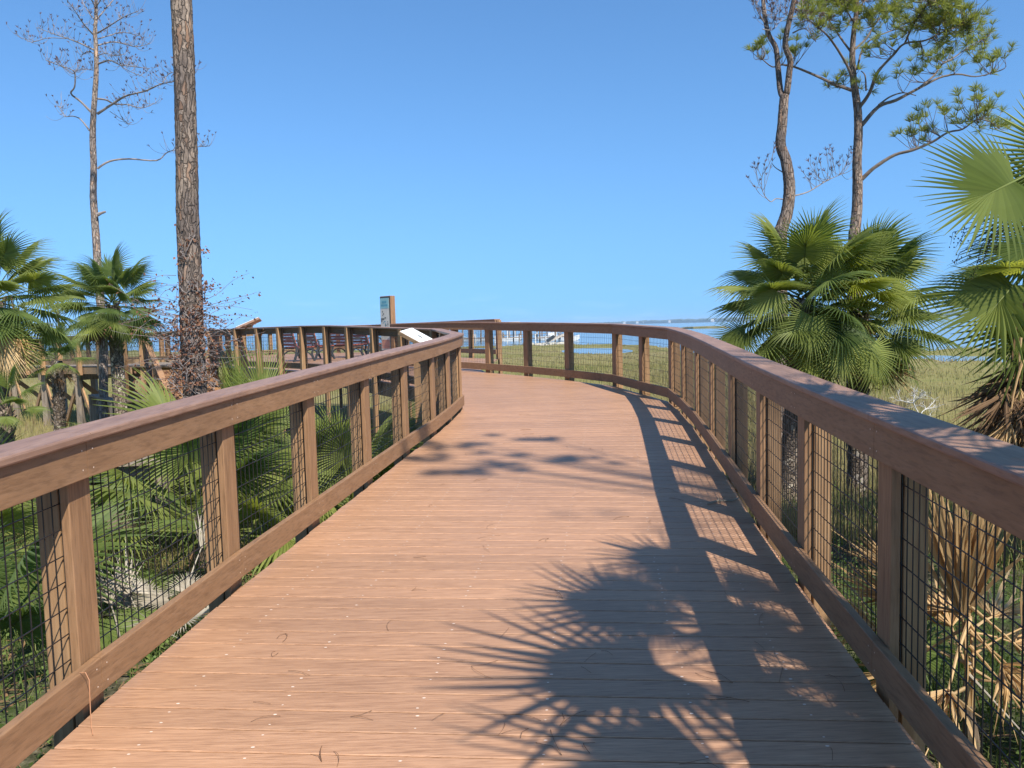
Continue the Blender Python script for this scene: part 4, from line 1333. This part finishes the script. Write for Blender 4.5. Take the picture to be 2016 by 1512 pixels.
# ---- small distant pines at the far left
for (px, pyt, pyb, d, lab, sd) in ((112, 585, 672, 62, 'small distant pine seen above the old walkway beside the small palm', 1), (37, 600, 678, 72, 'smaller distant pine at the far left above the old walkway', 2)):
    rr = random.Random(sd)
    bq = ground_at(at(px, pyb, d)); tq = at(px, pyt, d)
    root = thing('pine_tree', lab, 'pine tree', bq, 'distant pines on the marsh')
    m = MB(); m.tube([bq, bq.lerp(tq, .5) + Vector((.1, 0, 0)), tq], [.13, .10, .04], 7); m.build('trunk', M_pine2, root)
    m = MB(); l_ = MB()
    for k in range(26):
        z = rr.uniform(.52, 1.0); c = bq.lerp(tq, z); a = rr.uniform(0, 6.28); L = rr.uniform(.5, 1.9) * (1.25 - z * .75)
        e = c + Vector((math.cos(a) * L, math.sin(a) * L, rr.uniform(.05, .5)))
        l_.tube([c, c.lerp(e, .5), e], [.035, .025, .012], 4)
        for j in range(5):
            tuft(m, c.lerp(e, rr.uniform(.6, 1.05)) + Vector((rr.gauss(0, .15), 0, rr.gauss(0, .1))), (0, 0, 1), 14, .38, .022, rr, .8)
    l_.build('limbs', M_limb, root); m.build('crown', M_needle, root)

# ---- bleached dead shrub on the marsh at the right
b = ground_at(at(1814, 812, 24.5), .05)
ds = thing('dead_shrub', 'small bleached leafless shrub standing alone on the marsh at the right', 'shrub', b)
m = MB(); rr = random.Random(61)
def twigs(p, d, L, r, lev):
    q = [p]
    for j in range(4):
        d = (d + Vector((rr.gauss(0, .22), rr.gauss(0, .22), rr.gauss(.03, .12)))).normalized(); p = p + d * L / 4; q.append(p)
    m.tube(q, taper(5, r, r * .55), 5)
    if lev:
        for k in range(4 if lev > 1 else 3):
            e = (d + Vector((rr.gauss(0, .75), rr.gauss(0, .75), rr.gauss(0, .45)))).normalized()
            twigs(q[rr.choice((1, 2, 3, 4))], e, L * rr.uniform(.5, .75), r * .6, lev - 1)
twigs(b, Vector((.03, 0, 1)), .75, .032, 4)
m.build('branches', mat_plain('bleached_twig', (0.50, 0.48, 0.44), 0.85), ds)

# ------------------------------------------------------------------ grass and ground cover
def blades(name, P, H, Wd, mat, label, lean=.35, curve=.3, cat=None):
    """one mesh of many grass blades (two faces each)"""
    n = len(P)
    a = rng.uniform(0, 2 * np.pi, n); dx = np.cos(a); dy = np.sin(a)
    la = rng.uniform(0, 2 * np.pi, n); lm = rng.uniform(0, lean, n) * H
    side = np.stack([dx * Wd / 2, dy * Wd / 2, np.zeros(n)], 1)
    mid = P + np.stack([np.cos(la) * lm * .4, np.sin(la) * lm * .4, H * .55], 1)
    tip = P + np.stack([np.cos(la) * lm * (1 + curve), np.sin(la) * lm * (1 + curve), H], 1)
    V = np.stack([P - side, P + side, mid + side * .8, mid - side * .8, tip], 1).reshape(-1, 3)
    base = np.arange(n)[:, None] * 5
    loops = np.concatenate([base + np.array([0, 1, 2, 3]), base + np.array([3, 2, 4])], 1).reshape(-1)
    tot = np.tile([4, 3], n)
    me = bpy.data.meshes.new(name)
    me.vertices.add(len(V)); me.vertices.foreach_set('co', V.astype(np.float32).ravel())
    me.loops.add(len(loops)); me.loops.foreach_set('vertex_index', loops.astype(np.int32))
    me.polygons.add(len(tot))
    me.polygons.foreach_set('loop_start', (np.concatenate([[0], np.cumsum(tot)[:-1]])).astype(np.int32))
    me.polygons.foreach_set('loop_total', tot.astype(np.int32))
    me.update(calc_edges=True)
    me.materials.append(mat)
    o = link(name, me)
    return tag(o, label, cat, kind='stuff')


gz = np.vectorize(groundz)
def in_pool(x, y):
    m = np.zeros(len(x), bool)
    for cx, cy, rx, ry in POOLS:
        m |= ((x - cx) / rx) ** 2 + ((y - cy) / ry) ** 2 < 1.5
    return m


def path_clear(x, y):
    """true where nothing of the walkway stands above"""
    cx = np.where(y < 11, -.35 + .09 * y, .6 - (y - 11) * .42)
    w = np.where(y < 12, 1.95, 2.6)
    return np.abs(x - cx) > w


NB = 190000
rad = np.exp(rng.uniform(np.log(9), np.log(150), NB)); ang = np.radians(rng.uniform(-43, 40, NB))
x = rad * np.sin(ang); y = rad * np.cos(ang)
sh = np.array([shore(a) for a in np.degrees(ang)])
patch = np.sin(x * .31 + 1.3 * np.sin(y * .17)) * np.sin(y * .23 + x * .11) + .5 * np.sin(x * .9 + y * .7)
ok = (rad < sh - 1.5) & ~in_pool(x, y) & path_clear(x, y) & (patch + rng.uniform(-.8, 1.0, NB) > -.55)
x, y, rad = x[ok], y[ok], rad[ok]
P = np.stack([x, y, gz(x, y) - .03], 1)
H = rng.uniform(.22, .62, len(x)) * np.clip(.75 + .25 * np.sin(x * .2) + .15 * np.sin(y * .45), .5, 1.2)
H *= np.clip(1.25 - rad / 110, .4, 1)
Wd = np.maximum(.008, rad * .0007)
blades('grass', P, H, Wd, M_grass, 'tan and olive cordgrass covering the marsh out to the bay')

NB = 60000
r_ = np.sqrt(rng.uniform(0, 1, NB)) * 12 + 1.0; a_ = rng.uniform(-1.15, 1.1, NB)
x = r_ * np.sin(a_); y = r_ * np.cos(a_)
pn = np.sin(x * 1.7 + y * .6) + np.sin(y * 1.9 - x * .8) + rng.uniform(-1.2, 1.2, NB)
ok = path_clear(x, y) & (pn > -.5)
x, y = x[ok], y[ok]
P = np.stack([x, y, gz(x, y) - .02], 1)
M_ng = mat_leaf('near_grass', [(0.0, (0.055, 0.085, 0.02)), (0.5, (0.12, 0.165, 0.038)), (1.0, (0.24, 0.24, 0.085))], 0.3, 0.6, obj=False)
blades('bank_grass', P, rng.uniform(.08, .34, len(x)), np.full(len(x), .0075), M_ng, 'bright green grass on the bank beside the walkway', .6, .5)

NL = 52000
cl = 420
cr = np.sqrt(rng.uniform(.03, 1, cl)) * 13; ca = rng.uniform(-1.2, 1.1, cl)
cx = cr * np.sin(ca); cy = cr * np.cos(ca)
k = path_clear(cx, cy); cx, cy = cx[k], cy[k]
pick = rng.integers(0, len(cx), NL)
x = cx[pick] + rng.normal(0, .26, NL); y = cy[pick] + rng.normal(0, .26, NL)
hgt = np.abs(rng.normal(0, .15, NL))
k = path_clear(x, y); x, y, hgt = x[k], y[k], hgt[k]
P = np.stack([x, y, gz(x, y) + hgt], 1); n = len(x)
u = rng.normal(size=(n, 3)); u /= np.linalg.norm(u, axis=1)[:, None]
w = np.cross(u, rng.normal(size=(n, 3))); w /= np.linalg.norm(w, axis=1)[:, None]
s_ = rng.uniform(.016, .042, n)[:, None]
V = np.stack([P, P + u * s_ * .5 + w * s_ * .35, P + u * s_, P + u * s_ * .5 - w * s_ * .35], 1).reshape(-1, 3)
me = bpy.data.meshes.new('ground_cover')
me.vertices.add(len(V)); me.vertices.foreach_set('co', V.astype(np.float32).ravel())
me.loops.add(4 * n); me.loops.foreach_set('vertex_index', np.arange(4 * n, dtype=np.int32))
me.polygons.add(n); me.polygons.foreach_set('loop_start', (np.arange(n) * 4).astype(np.int32)); me.polygons.foreach_set('loop_total', np.full(n, 4, np.int32))
me.update(calc_edges=True); me.materials.append(M_cover)
tag(link('ground_cover', me), 'low leafy green growth on the ground beside the walkway', None, kind='stuff')

# fallen debris on the bank
db = MB(); rr = random.Random(15)
for k in range(900):
    x = rr.uniform(-4.2, -1.85) if rr.random() < .6 else rr.uniform(1.75, 4.2); y = rr.uniform(2.4, 8.5)
    if not path_clear(np.array([x]), np.array([y]))[0]: continue
    a = rr.uniform(0, 6.28); L = rr.uniform(.04, .3)
    p = Vector((x, y, groundz(x, y) + rr.uniform(.0, .06))); q = p + Vector((math.cos(a) * L, math.sin(a) * L, rr.uniform(-.02, .05)))
    db.bar(p, q, rr.uniform(.004, .02), .003)
tag(db.build('debris', M_brown), 'dry grey leaf scraps littering the ground beside the walkway', None, kind='stuff')

# ------------------------------------------------------------------ old boardwalk at the left
def timber_railing(label, pts, zf, cap_z=1.05, lower=-.35, side=1, wire=True, post_mat=None, mat=None, posts=None):
    rl = Rail(pts, side, zf)
    root = thing('timber_railing', label, 'railing', (pts[0][0], pts[0][1], zf(*pts[0])))
    mat = mat or M_bareh
    for kind, prof, mm in (('cap_rail', [(-.04, cap_z), (.20, cap_z), (.20, cap_z + .04), (-.04, cap_z + .04)], M_greycap),
                           ('top_rail', [(0, cap_z - .15), (.038, cap_z - .15), (.038, cap_z - .002), (0, cap_z - .002)], mat),
                           ('bottom_rail', [(0, .07), (.038, .07), (.038, .21), (0, .21)], mat)):
        m = MB(); sweep(m, rl, 0, len(pts) - 1, prof, 0); flip_fix(m.build(kind, mm, root))
    for i, (x, y) in enumerate(pts):
        t = Vector((rl.t[i][0], rl.t[i][1], 0)); nn = Vector((rl.n[i][0], rl.n[i][1], 0)).normalized()
        m = MB(); lo = lower if not callable(lower) else lower(x, y) - zf(x, y)
        m.box(rl.pos(i, .041, lo) - t * .07, t * .14, nn * .14, Vector((0, 0, cap_z - .003 - lo)))
        m.build('post', post_mat or M_bare, root)
    if wire:
        for i in range(len(pts) - 1):
            m = MB(); L = (Vector(pts[i + 1]) - Vector(pts[i])).length; nv = max(2, int(L / .1))
            for k in range(nv + 1): m.bar(rl.lerp(i, k / nv, -.004, .1), rl.lerp(i, k / nv, -.004, cap_z - .05), .006, .006)
            for zz in np.arange(.15, cap_z - .05, .15): m.bar(rl.pos(i, -.009, float(zz)), rl.pos(i + 1, -.009, float(zz)), .008, .008)
            m.build('wire_mesh', M_wire, root)
    return root


M_greycap = mat_wood('weathered_cap', (0.10, 0.075, 0.055), (0.17, 0.125, 0.09), (0.25, 0.19, 0.14), (3, 22, 22))
OD, OE = Vector((-12.35, 24.6)), Vector((-23.2, 34.0))
def zold(x, y):
    t = min(max(((x - OD.x) / (OE.x - OD.x)), 0), 1.2)
    return .62 - .27 * t
def seg(a, b, n): return [tuple(Vector(a).lerp(Vector(b), k / n)) for k in range(n + 1)]
front = seg(OD, OE, 8)
back_off = Vector((-.655, .756)) * 2.2 * -1
nf = Vector((.6547, .7559)) * 2.1      # away from the viewer
timber_railing('old timber railing in front of the weathered walkway at the left', front, zold, side=-1 if False else 1, lower=-.30)
timber_railing('far timber railing behind the weathered walkway at the left', [tuple(Vector(p) + nf) for p in front], zold, side=-1, lower=-.30)
timber_railing('short timber railing between the old walkway ramp and its stairs', [tuple(OD), (-11.72, 24.55)], lambda x, y: .62, side=-1, lower=-.9)
timber_railing('railing between the stairs and the platform behind the big pine', [(-9.55, 24.45), (-8.45, 22.65), (-7.42, 20.98)], lambda x, y: .617, side=1, lower=-.9)
timber_railing('back railing of the platform landing beyond the big pine', [(-13.4, 29.6), (-11.9, 31.6), (-10.4, 33.4), (-9.35, 34.1)], lambda x, y: .617, side=1, lower=-.4)
od = thing('old_walkway', None, None, (OD.x, OD.y, .5)); od['kind'] = 'structure'
pl = MB()
plank_poly(pl, [tuple(OD), tuple(OE), tuple(OE + nf), tuple(OD + nf)], math.atan2(OE.y - OD.y, OE.x - OD.x), .145, zold)
plank_poly(pl, [(-9.6, 24.45), (-7.5, 21.15), (-12.45, 29.9), (-9.6, 34.0), (-13.3, 29.4), tuple(OD + nf), tuple(OD)], R(60), .145, lambda x, y: .612)
pl.build('deck_boards', M_grey, od)
tr = MB()
def deckpt(f, off, z):
    p = OD.lerp(OE, f) + nf.normalized() * off
    return Vector((p.x, p.y, zold(p.x, p.y) + z))
for off in (.02, .95, 1.95):
    tr.bar(deckpt(-.02, off, -.15), deckpt(1.0, off, -.15), .06, .22)
tr.build('beams', M_bareh, od)
for f in (.06, .30, .54, .78):
    m = MB()
    for off in (.1, 1.9):
        p = deckpt(f, off, -.3); m.bar(Vector((p.x, p.y, -2.3)), p, .2, .2, (0, 1, 0))
    a = deckpt(f, -.1, -.38); b_ = deckpt(f, 2.2, -.38)
    m.bar(a, b_, .09, .24)
    m.build('bent', M_grey, od)
    m = MB()
    q = deckpt(f, .1, -.5); q2 = deckpt(f, 1.9, -2.2); m.bar(q, q2, .06, .16)
    q = deckpt(f, .1, -.45); q2 = deckpt(f + .105, .05, -2.25); m.bar(q2, q, .06, .17)
    q2 = deckpt(f - .075, .05, -1.75); m.bar(q2, q, .06, .15)
    m.build('braces', M_bare, od)

# stairs down from the old walkway
st = thing('timber_stairs', 'timber stairs with slanting handrails descending behind the big vine-wrapped pine', 'stairs', (-9, 22, -1))
T0, T1 = Vector((-11.7, 24.5, .62)), Vector((-9.58, 24.45, .62))
run = Vector((1.9, -2.75, 0)); nst = 9
tm = MB(); rm = MB()
for k in range(nst):
    f = (k + .5) / nst
    a = T0 + run * f + Vector((0, 0, -.175 * (k + 1))); b_ = T1 + run * f + Vector((0, 0, -.175 * (k + 1)))
    tm.bar(a, b_, .30, .04); rm.bar(a + run / nst * .48 + Vector((0, 0, -.09)), b_ + run / nst * .48 + Vector((0, 0, -.09)), .022, .13)
tm.build('treads', M_red, st); rm.build('risers', M_red, st)
for base in (T0, T1):
    e = base + run + Vector((0, 0, -.175 * nst))
    m = MB(); m.bar(base + Vector((0, 0, -.1)), e + Vector((0, 0, -.1)), .045, .28); m.build('stringer', M_red, st)
    m = MB(); m.bar(base + Vector((0, 0, 1.0)), e + Vector((0, 0, 1.0)), .16, .045); m.bar(base + Vector((0, 0, .9)), e + Vector((0, 0, .9)), .04, .16); m.build('handrail', M_red, st)
    for f in (0.02, .5, 1.0):
        p = base.lerp(e, f); m = MB(); m.bar(p + Vector((0, 0, -.9)), p + Vector((0, 0, .98)), .13, .13, (0, 1, 0)); m.build('post', M_red, st)
    m = MB()
    for k in range(22):
        p = base.lerp(e, k / 21); m.bar(p + Vector((0, 0, .12)), p + Vector((0, 0, .85)), .007, .007)
    for z in (.2, .36, .52, .68):
        m.bar(base + Vector((0, 0, z)), e + Vector((0, 0, z)), .008, .008)
    m.build('wire_mesh', M_wire, st)

# low landing behind the palms, with its own railing
zl = lambda x, y: -.97
timber_railing('low weathered railing with a box corner below the dark green palm', [tuple(at(192, 800, 19.6).xy), tuple(at(234, 800, 17.6).xy), tuple(at(322, 800, 17.3).xy), tuple(at(400, 800, 17.0).xy)], zl, side=-1, lower=-.9, post_mat=M_grey, mat=M_grey)
ld = thing('timber_landing', 'low old timber landing on square posts seen through the nearest sunlit mesh', 'landing', (-5.4, 10, -1))
m = MB(); plank_poly(m, [tuple(at(150, 930, 9.9).xy), tuple(at(330, 930, 10.1).xy), tuple(at(330, 930, 12.0).xy), tuple(at(150, 930, 12.0).xy)], R(15), .14, lambda x, y: -.10); m.build('planks', M_grey, ld)
for px, d in ((220, 10.15), (244, 10.6), (172, 10.2), (318, 10.3), (200, 11.8), (300, 11.8)):
    p = at(px, 930, d); m = MB(); m.bar(Vector((p.x, p.y, -1.5)), Vector((p.x, p.y, -.14)), .14, .14, (0, 1, 0)); m.build('post', M_grey, ld)
m = MB(); m.bar(at(150, 942, 10.1).xy.to_3d() + Vector((0, 0, -.25)), at(330, 942, 10.3).xy.to_3d() + Vector((0, 0, -.25)), .05, .2); m.build('beam', M_grey, ld)
lb = thing('lumber', 'loose grey boards stacked under the low timber landing', 'lumber', (-5.6, 11, -1))
for k in range(7):
    p = at(150 + 12 * k, 950, 10.9 + .1 * k); m = MB(); z = -.85 + .1 * k
    m.bar(Vector((p.x - .5, p.y + .1 * (k % 3), z)), Vector((p.x + 1.0, p.y - .15 * (k % 2), z + .03 * (k % 2))), .14, .04); m.build('board', M_grey, lb)

# ------------------------------------------------------------------ benches on the platform
def bench(x, y, rz, label):
    root = thing('bench', label, 'bench', (x, y, .617), 'red slatted benches on the platform')
    c, s_ = math.cos(rz), math.sin(rz)
    def W(u, v, z): return Vector((x + c * u - s_ * v, y + s_ * u + c * v, .617 + z))   # u faces forward, v along the seat
    m = MB()
    for k in range(5):
        u = .02 + k * .105; m.box(W(u, -.75, .43 + .004 * k), W(u + .09, -.75, .43 + .004 * k) - W(u, -.75, .43 + .004 * k), W(0, 1.5, 0) - W(0, 0, 0), Vector((0, 0, .035)))
    m.build('seat', M_slat, root)
    m = MB()
    for k in range(4):
        z = .50 + k * .105; u = -.03 - k * .028; m.box(W(u, -.75, z), W(u - .035, -.75, z) - W(u, -.75, z), W(0, 1.5, 0) - W(0, 0, 0), Vector((0, 0, .085)))
    m.build('backrest', M_slat, root)
    for v in (-.70, .70):
        m = MB()
        def bar(pts, w, h=.05):
            for a, b_ in zip(pts, pts[1:]): m.bar(W(a[0], v, a[1]), W(b_[0], v, b_[1]), h, w, (W(1, 0, 0) - W(0, 0, 0)))
        bar([(-.16, .92), (-.09, .62), (-.03, .42), (-.06, .22), (-.14, 0)], .055)
        bar([(-.03, .42), (.25, .40), (.50, .42)], .05)
        bar([(.50, .42), (.46, .22), (.54, 0)], .055)
        arc = [(.20 + .29 * math.cos(t), .02 + .30 * math.sin(t)) for t in np.linspace(.15, math.pi - .15, 9)]
        bar(arc, .035)
        bar([(-.07, .66), (.12, .69), (.40, .66), (.50, .58), (.50, .42)], .04)
        m.build('end_frame', M_iron, root)
    return root


for px, d, rz, lab in ((573, 25.0, R(33), 'bench nearest the platform railing end, leftmost of the red benches'), (614, 26.3, R(33), 'bench beside the leftmost one, second red bench from the left'),
                       (672, 27.2, R(35), 'red bench third from the left, just left of the rightmost one'), (712, 27.8, R(35), 'rightmost red bench, its seat edge clear of the others')):
    p = at(px, 690, d); bench(p.x, p.y, rz, lab)

# ------------------------------------------------------------------ signs
def sign_frame(c, rz):
    x = Vector((math.cos(rz), math.sin(rz), 0)); y = Vector((-math.sin(rz), math.cos(rz), 0)); return x, y, Vector((0, 0, 1))


c = at(760, 640, 19.3); zb, zt = .6, at(760, 583, 19.3).z
sg = thing('information_sign', 'upright information board with sea-life pictures at the platform corner', 'sign', (c.x, c.y, zb))
sx, sy, sz = sign_frame(c, R(-47))       # board runs along sx; face looks along -sy
o = Vector((c.x, c.y, zb)) - sx * .23
m = MB(); m.box(o, sx * .46, sy * .14, sz * (zt - zb)); m.build('board', M_post, sg, bevel=.006)
fo = o - sy * .012 + sz * .42
m = MB(); m.box(fo + sx * .015, sx * .43, sy * .010, sz * (zt - zb - .44)); m.build('frame', M_navy, sg)
HH = zt - zb - .50
pf = fo - sy * .004 + sx * .0225 + sz * .03
m = MB(); m.box(pf, sx * .385, sy * .0035, sz * HH); panel = m.build('panel', M_cream, sg)
qf = pf - sy * .003
m = MB(); m.box(qf + sz * HH * .80, sx * .385, sy * .0025, sz * HH * .20); m.build('header', M_teal, panel)
m = MB(); m.box(qf + sx * .045 + sz * HH * .845 - sy * .002, sx * .29, sy * .0015, sz * HH * .035); m.box(qf + sx * .09 + sz * HH * .90 - sy * .002, sx * .2, sy * .0015, sz * HH * .045); m.build('header_band', M_blue, panel)
m = MB(); m.box(qf + sx * .03 + sz * HH * .03, sx * .34, sy * .0025, sz * HH * .17); m.build('picture', M_coral, panel)
m = MB(); rr = random.Random(8)
for k in range(13):
    cx_, cz_ = rr.uniform(.04, .34), rr.uniform(.24, .76) * HH; a = rr.uniform(.012, .045); b_ = rr.uniform(.01, .03)
    ring = [qf + sx * (cx_ + a * math.cos(t)) + sz * (cz_ + b_ * math.sin(t)) - sy * .002 for t in np.arange(9) * 2 * math.pi / 9]
    m.add(ring, [tuple(range(9))])
m.build('picture', M_ink, panel)
m = MB()
for k in range(8):
    cx_, cz_ = rr.uniform(.04, .34), rr.uniform(.24, .6) * HH
    m.box(qf + sx * cx_ + sz * cz_ - sy * .001, sx * rr.uniform(.03, .07), sy * .001, sz * rr.uniform(.02, .05))
m.build('picture', M_blue, panel)


def slant_panel(name_label, c, ax, slope, w, h, post_h, wood):
    root = thing('interpretive_panel', name_label, 'sign', (c.x, c.y, c.z - post_h))
    ax = Vector(ax).normalized(); slope = Vector(slope).normalized(); n = ax.cross(slope).normalized()
    if n.z < 0: n = -n
    o = c - ax * w / 2 - slope * h / 2
    m = MB(); m.box(o - n * .06, ax * w, slope * h, n * .055); m.build('backing', wood, root)
    m = MB(); m.box(o + ax * .012 + slope * .012 - n * .0045, ax * (w - .024), slope * (h - .024), n * .010); panel = m.build('panel', M_white, root)
    m = MB(); q = o + n * .0065
    m.box(q + ax * w * .42 + slope * h * .55, ax * w * .16, slope * h * .06, n * .001)
    m.box(q + ax * w * .46 + slope * h * .47, ax * w * .2, slope * h * .05, n * .001)
    m.build('picture', M_ink, panel)
    m = MB(); m.bar(c - n * .06 - Vector((0, 0, post_h)), c - n * .06, .14, .14, (0, 1, 0)); m.build('post', M_bare, root)
    return root


c = at(825, 663, 12.3)
slant_panel('white slanted reading panel standing just outside the railing bend', c, Vector((.75, -.2, -.42)), Vector((.35, .9, .12)), .52, .42, 2.2, M_bareh)
c = at(489, 636, 20.9)
slant_panel('slanted white reading panel on the end of the platform railing by the big pine', c, Vector((.62, .15, .27)), Vector((-.15, .9, -.12)), .66, .4, .3, M_cap)

# ------------------------------------------------------------------ far docks and boats on the bay
DG = 'docks out on the bay'
def dock(px0, px1, d0, d1, z, label, w=1.6, roof=False, seed=0):
    rr = random.Random(seed)
    a, b_ = at(px0, 660, d0), at(px1, 660, d1); a.z = b_.z = z
    root = thing('dock', label, 'dock', (a.x, a.y, -2), DG)
    m = MB(); m.bar(a, b_, w, .18); m.build('planks', M_grey, root)
    n = max(3, int((b_ - a).length / 3.5)); d = (b_ - a).normalized(); s_ = Vector((-d.y, d.x, 0))
    for k in range(n + 1):
        for q in (-1, 1):
            p = a.lerp(b_, k / n) + s_ * w * .5 * q; hh = rr.choice((.5, .9, 1.6, 2.2))
            m = MB(); m.tube([Vector((p.x, p.y, -3.2)), Vector((p.x, p.y, z + hh))], .16, 7); m.build('piling', M_pil if rr.random() < .35 else M_grey, root)
    if roof:
        p = a.lerp(b_, .6); m = MB(); t = d * 4.5
        m.box(p - t * .5 - s_ * 2 + Vector((0, 0, 2.6)), t, s_ * 4, Vector((0, 0, .15)))
        m.add([p - t * .55 - s_ * 2.2 + Vector((0, 0, 2.75)), p + t * .55 - s_ * 2.2 + Vector((0, 0, 2.75)), p + t * .55 + s_ * 2.2 + Vector((0, 0, 2.75)), p - t * .55 + s_ * 2.2 + Vector((0, 0, 2.75)), p - t * .4 + Vector((0, 0, 3.6)), p + t * .4 + Vector((0, 0, 3.6))],
              [(0, 1, 5, 4), (2, 3, 4, 5), (1, 2, 5), (3, 0, 4)]); m.build('roof', M_sandroof, root)
    return root


M_pil = mat_plain('pale_piling', (0.55, 0.54, 0.50), 0.7)
M_sandroof = mat_plain('pale_roof', (0.50, 0.42, 0.33), 0.7)
dock(905, 952, 175, 190, -1.0, 'dock with many pale pilings seen through the leftmost far mesh bay', seed=1)
dock(968, 1040, 172, 180, -.95, 'long low dock with a pale roof seen in the far mesh', 2.0, True, 2)
dock(985, 1100, 205, 240, -.8, 'far dock behind the roofed one with a line of tall posts', 1.6, False, 3)
dock(1048, 1106, 160, 172, -1.0, 'short dock beside the beached pale boat', 1.4, False, 4)


def boat(px, d, rz, L, label, cabin=True, seed=0, name='boat'):
    p = at(px, 660, d); root = thing(name, label, 'boat', (p.x, p.y, -2.0), 'boats moored at the docks')
    x = Vector((math.cos(rz), math.sin(rz), 0)); y = Vector((-math.sin(rz), math.cos(rz), 0)); o = Vector((p.x, p.y, -2.05))
    m = MB(); rows = []
    for t, wd, dr, sh_ in ((-.5, .85, .1, .95), (-.2, 1.0, .0, .9), (.15, 1.0, .0, 1.0), (.38, .6, .1, 1.2), (.5, .04, .5, 1.35)):
        c_ = o + x * L * t; w = L * .16 * wd; rows += [c_ - y * w + Vector((0, 0, sh_)), c_ - y * w * .75 + Vector((0, 0, dr)), c_ + Vector((0, 0, dr - .1)), c_ + y * w * .75 + Vector((0, 0, dr)), c_ + y * w + Vector((0, 0, sh_))]
    fs = [(5 * i + j, 5 * i + j + 1, 5 * i + j + 6, 5 * i + j + 5) for i in range(4) for j in range(4)] + [(5 * i + 4, 5 * i, 5 * i + 5, 5 * i + 9) for i in range(4)] + [(0, 4, 3, 2, 1)]
    m.add(rows, fs); flip_fix(m.build('hull', M_plas, root))
    if cabin:
        m = MB(); m.box(o - x * L * .12 - y * L * .08 + Vector((0, 0, .96)), x * L * .24, y * L * .16, Vector((0, 0, .9))); con = m.build('console', M_plas, root)
        m = MB()
        for u in (-.1, .1):
            for v in (-.07, .07): m.bar(o + x * L * u + y * L * v + Vector((0, 0, 1.86)), o + x * L * u + y * L * v + Vector((0, 0, 2.6)), .05, .05, (0, 1, 0))
        m.box(o - x * L * .15 - y * L * .09 + Vector((0, 0, 2.6)), x * L * .3, y * L * .18, Vector((0, 0, .08))); m.build('top', M_plas, con)
    m = MB(); m.box(o - x * L * .55 - y * .2 + Vector((0, 0, .5)), x * .5, y * .4, Vector((0, 0, 1.0))); m.build('motor', M_iron, root)
    return root


boat(1085, 196, .2, 7.5, 'white boat with a hard top seen through the fourth far mesh bay')
boat(930, 205, 2.9, 7, 'white boat among pale pilings at the leftmost dock')
boat(1006, 195, .5, 6, 'small white boat beside the roofed dock', False)
boat(1122, 178, .1, 4.5, 'tiny white skiff right of the other boats', False)
p = at(1093, 676, 150); mb_ = thing('beached_boat', 'broken weathered boat lying tilted on the shore below the white boat', 'boat', (p.x, p.y, -2))
m = MB(); pq = Vector((p.x, p.y, -1.7))
m.bar(pq + Vector((-1.8, 0, 0)), pq + Vector((2.2, .5, 1.6)), 1.3, .35); m.build('hull', M_sandroof, mb_)
m = MB(); m.bar(pq + Vector((-1.6, -.4, .3)), pq + Vector((-.2, -.2, 1.2)), .8, .5); m.build('cabin', M_iron, mb_)
sb = MB(); rr = random.Random(3)
for k in range(60):
    px = rr.uniform(1030, 1112); q = at(px, 679, rr.uniform(138, 146)); q.z = -2.0 + rr.uniform(0, .25); sb.cbox(q, (rr.uniform(.3, 1.3), rr.uniform(.3, .8), rr.uniform(.2, .5)), rr.uniform(0, 3))
tag(sb.build('rubble', M_sand), 'pale rubble along the marsh edge by the docks', None, kind='stuff')

for px, d, w, lab in ((1228, 4300, 26, 'tiny white house on the far shore left of the others'), (1253, 4100, 22, 'tiny white house with a low roof on the far shore'), (1268, 4050, 32, 'largest tiny white house on the far shore'), (1316, 3650, 18, 'tiny white house on the far shore near the railing corner'), (1400, 3300, 24, 'tiny white house on the far shore near the palm fans')):
    p = at(px, 634, d); root = thing('waterfront_house', lab, 'house', (p.x, p.y, 0), 'houses on the far shore')
    m = MB(); w *= .55; m.cbox((p.x, p.y - 20, 4), (w, 14, 7)); m.build('wall', M_plas, root)
    m = MB(); a = Vector((p.x, p.y - 20, 7.6)); W2 = w / 2 + 1
    m.add([a + Vector(v) for v in ((-W2, -8, 0), (W2, -8, 0), (W2, 8, 0), (-W2, 8, 0), (-W2 * .7, 0, 3.5), (W2 * .7, 0, 3.5))], [(0, 1, 5, 4), (2, 3, 4, 5), (1, 2, 5), (3, 0, 4), (3, 2, 1, 0)]); m.build('roof', M_sandroof, root)

# ------------------------------------------------------------------ sea haze
hz, t, p = newmat('sea_haze')
t.nodes.remove(p)
pv = N(t, 'ShaderNodeVolumePrincipled')
pv.inputs['Color'].default_value = (0.55, 0.78, 1.0, 1); pv.inputs['Density'].default_value = 0.0002; pv.inputs['Anisotropy'].default_value = 0.0
t.links.new(pv.outputs[0], t.nodes['Material Output'].inputs['Volume'])
m = MB(); m.box((-9600, -500, -4.5), (19200, 0, 0), (0, 17000, 0), (0, 0, 34))
tag(m.build('haze', hz), 'thin pale sea haze over the marsh and bay', None, kind='stuff')

settle()
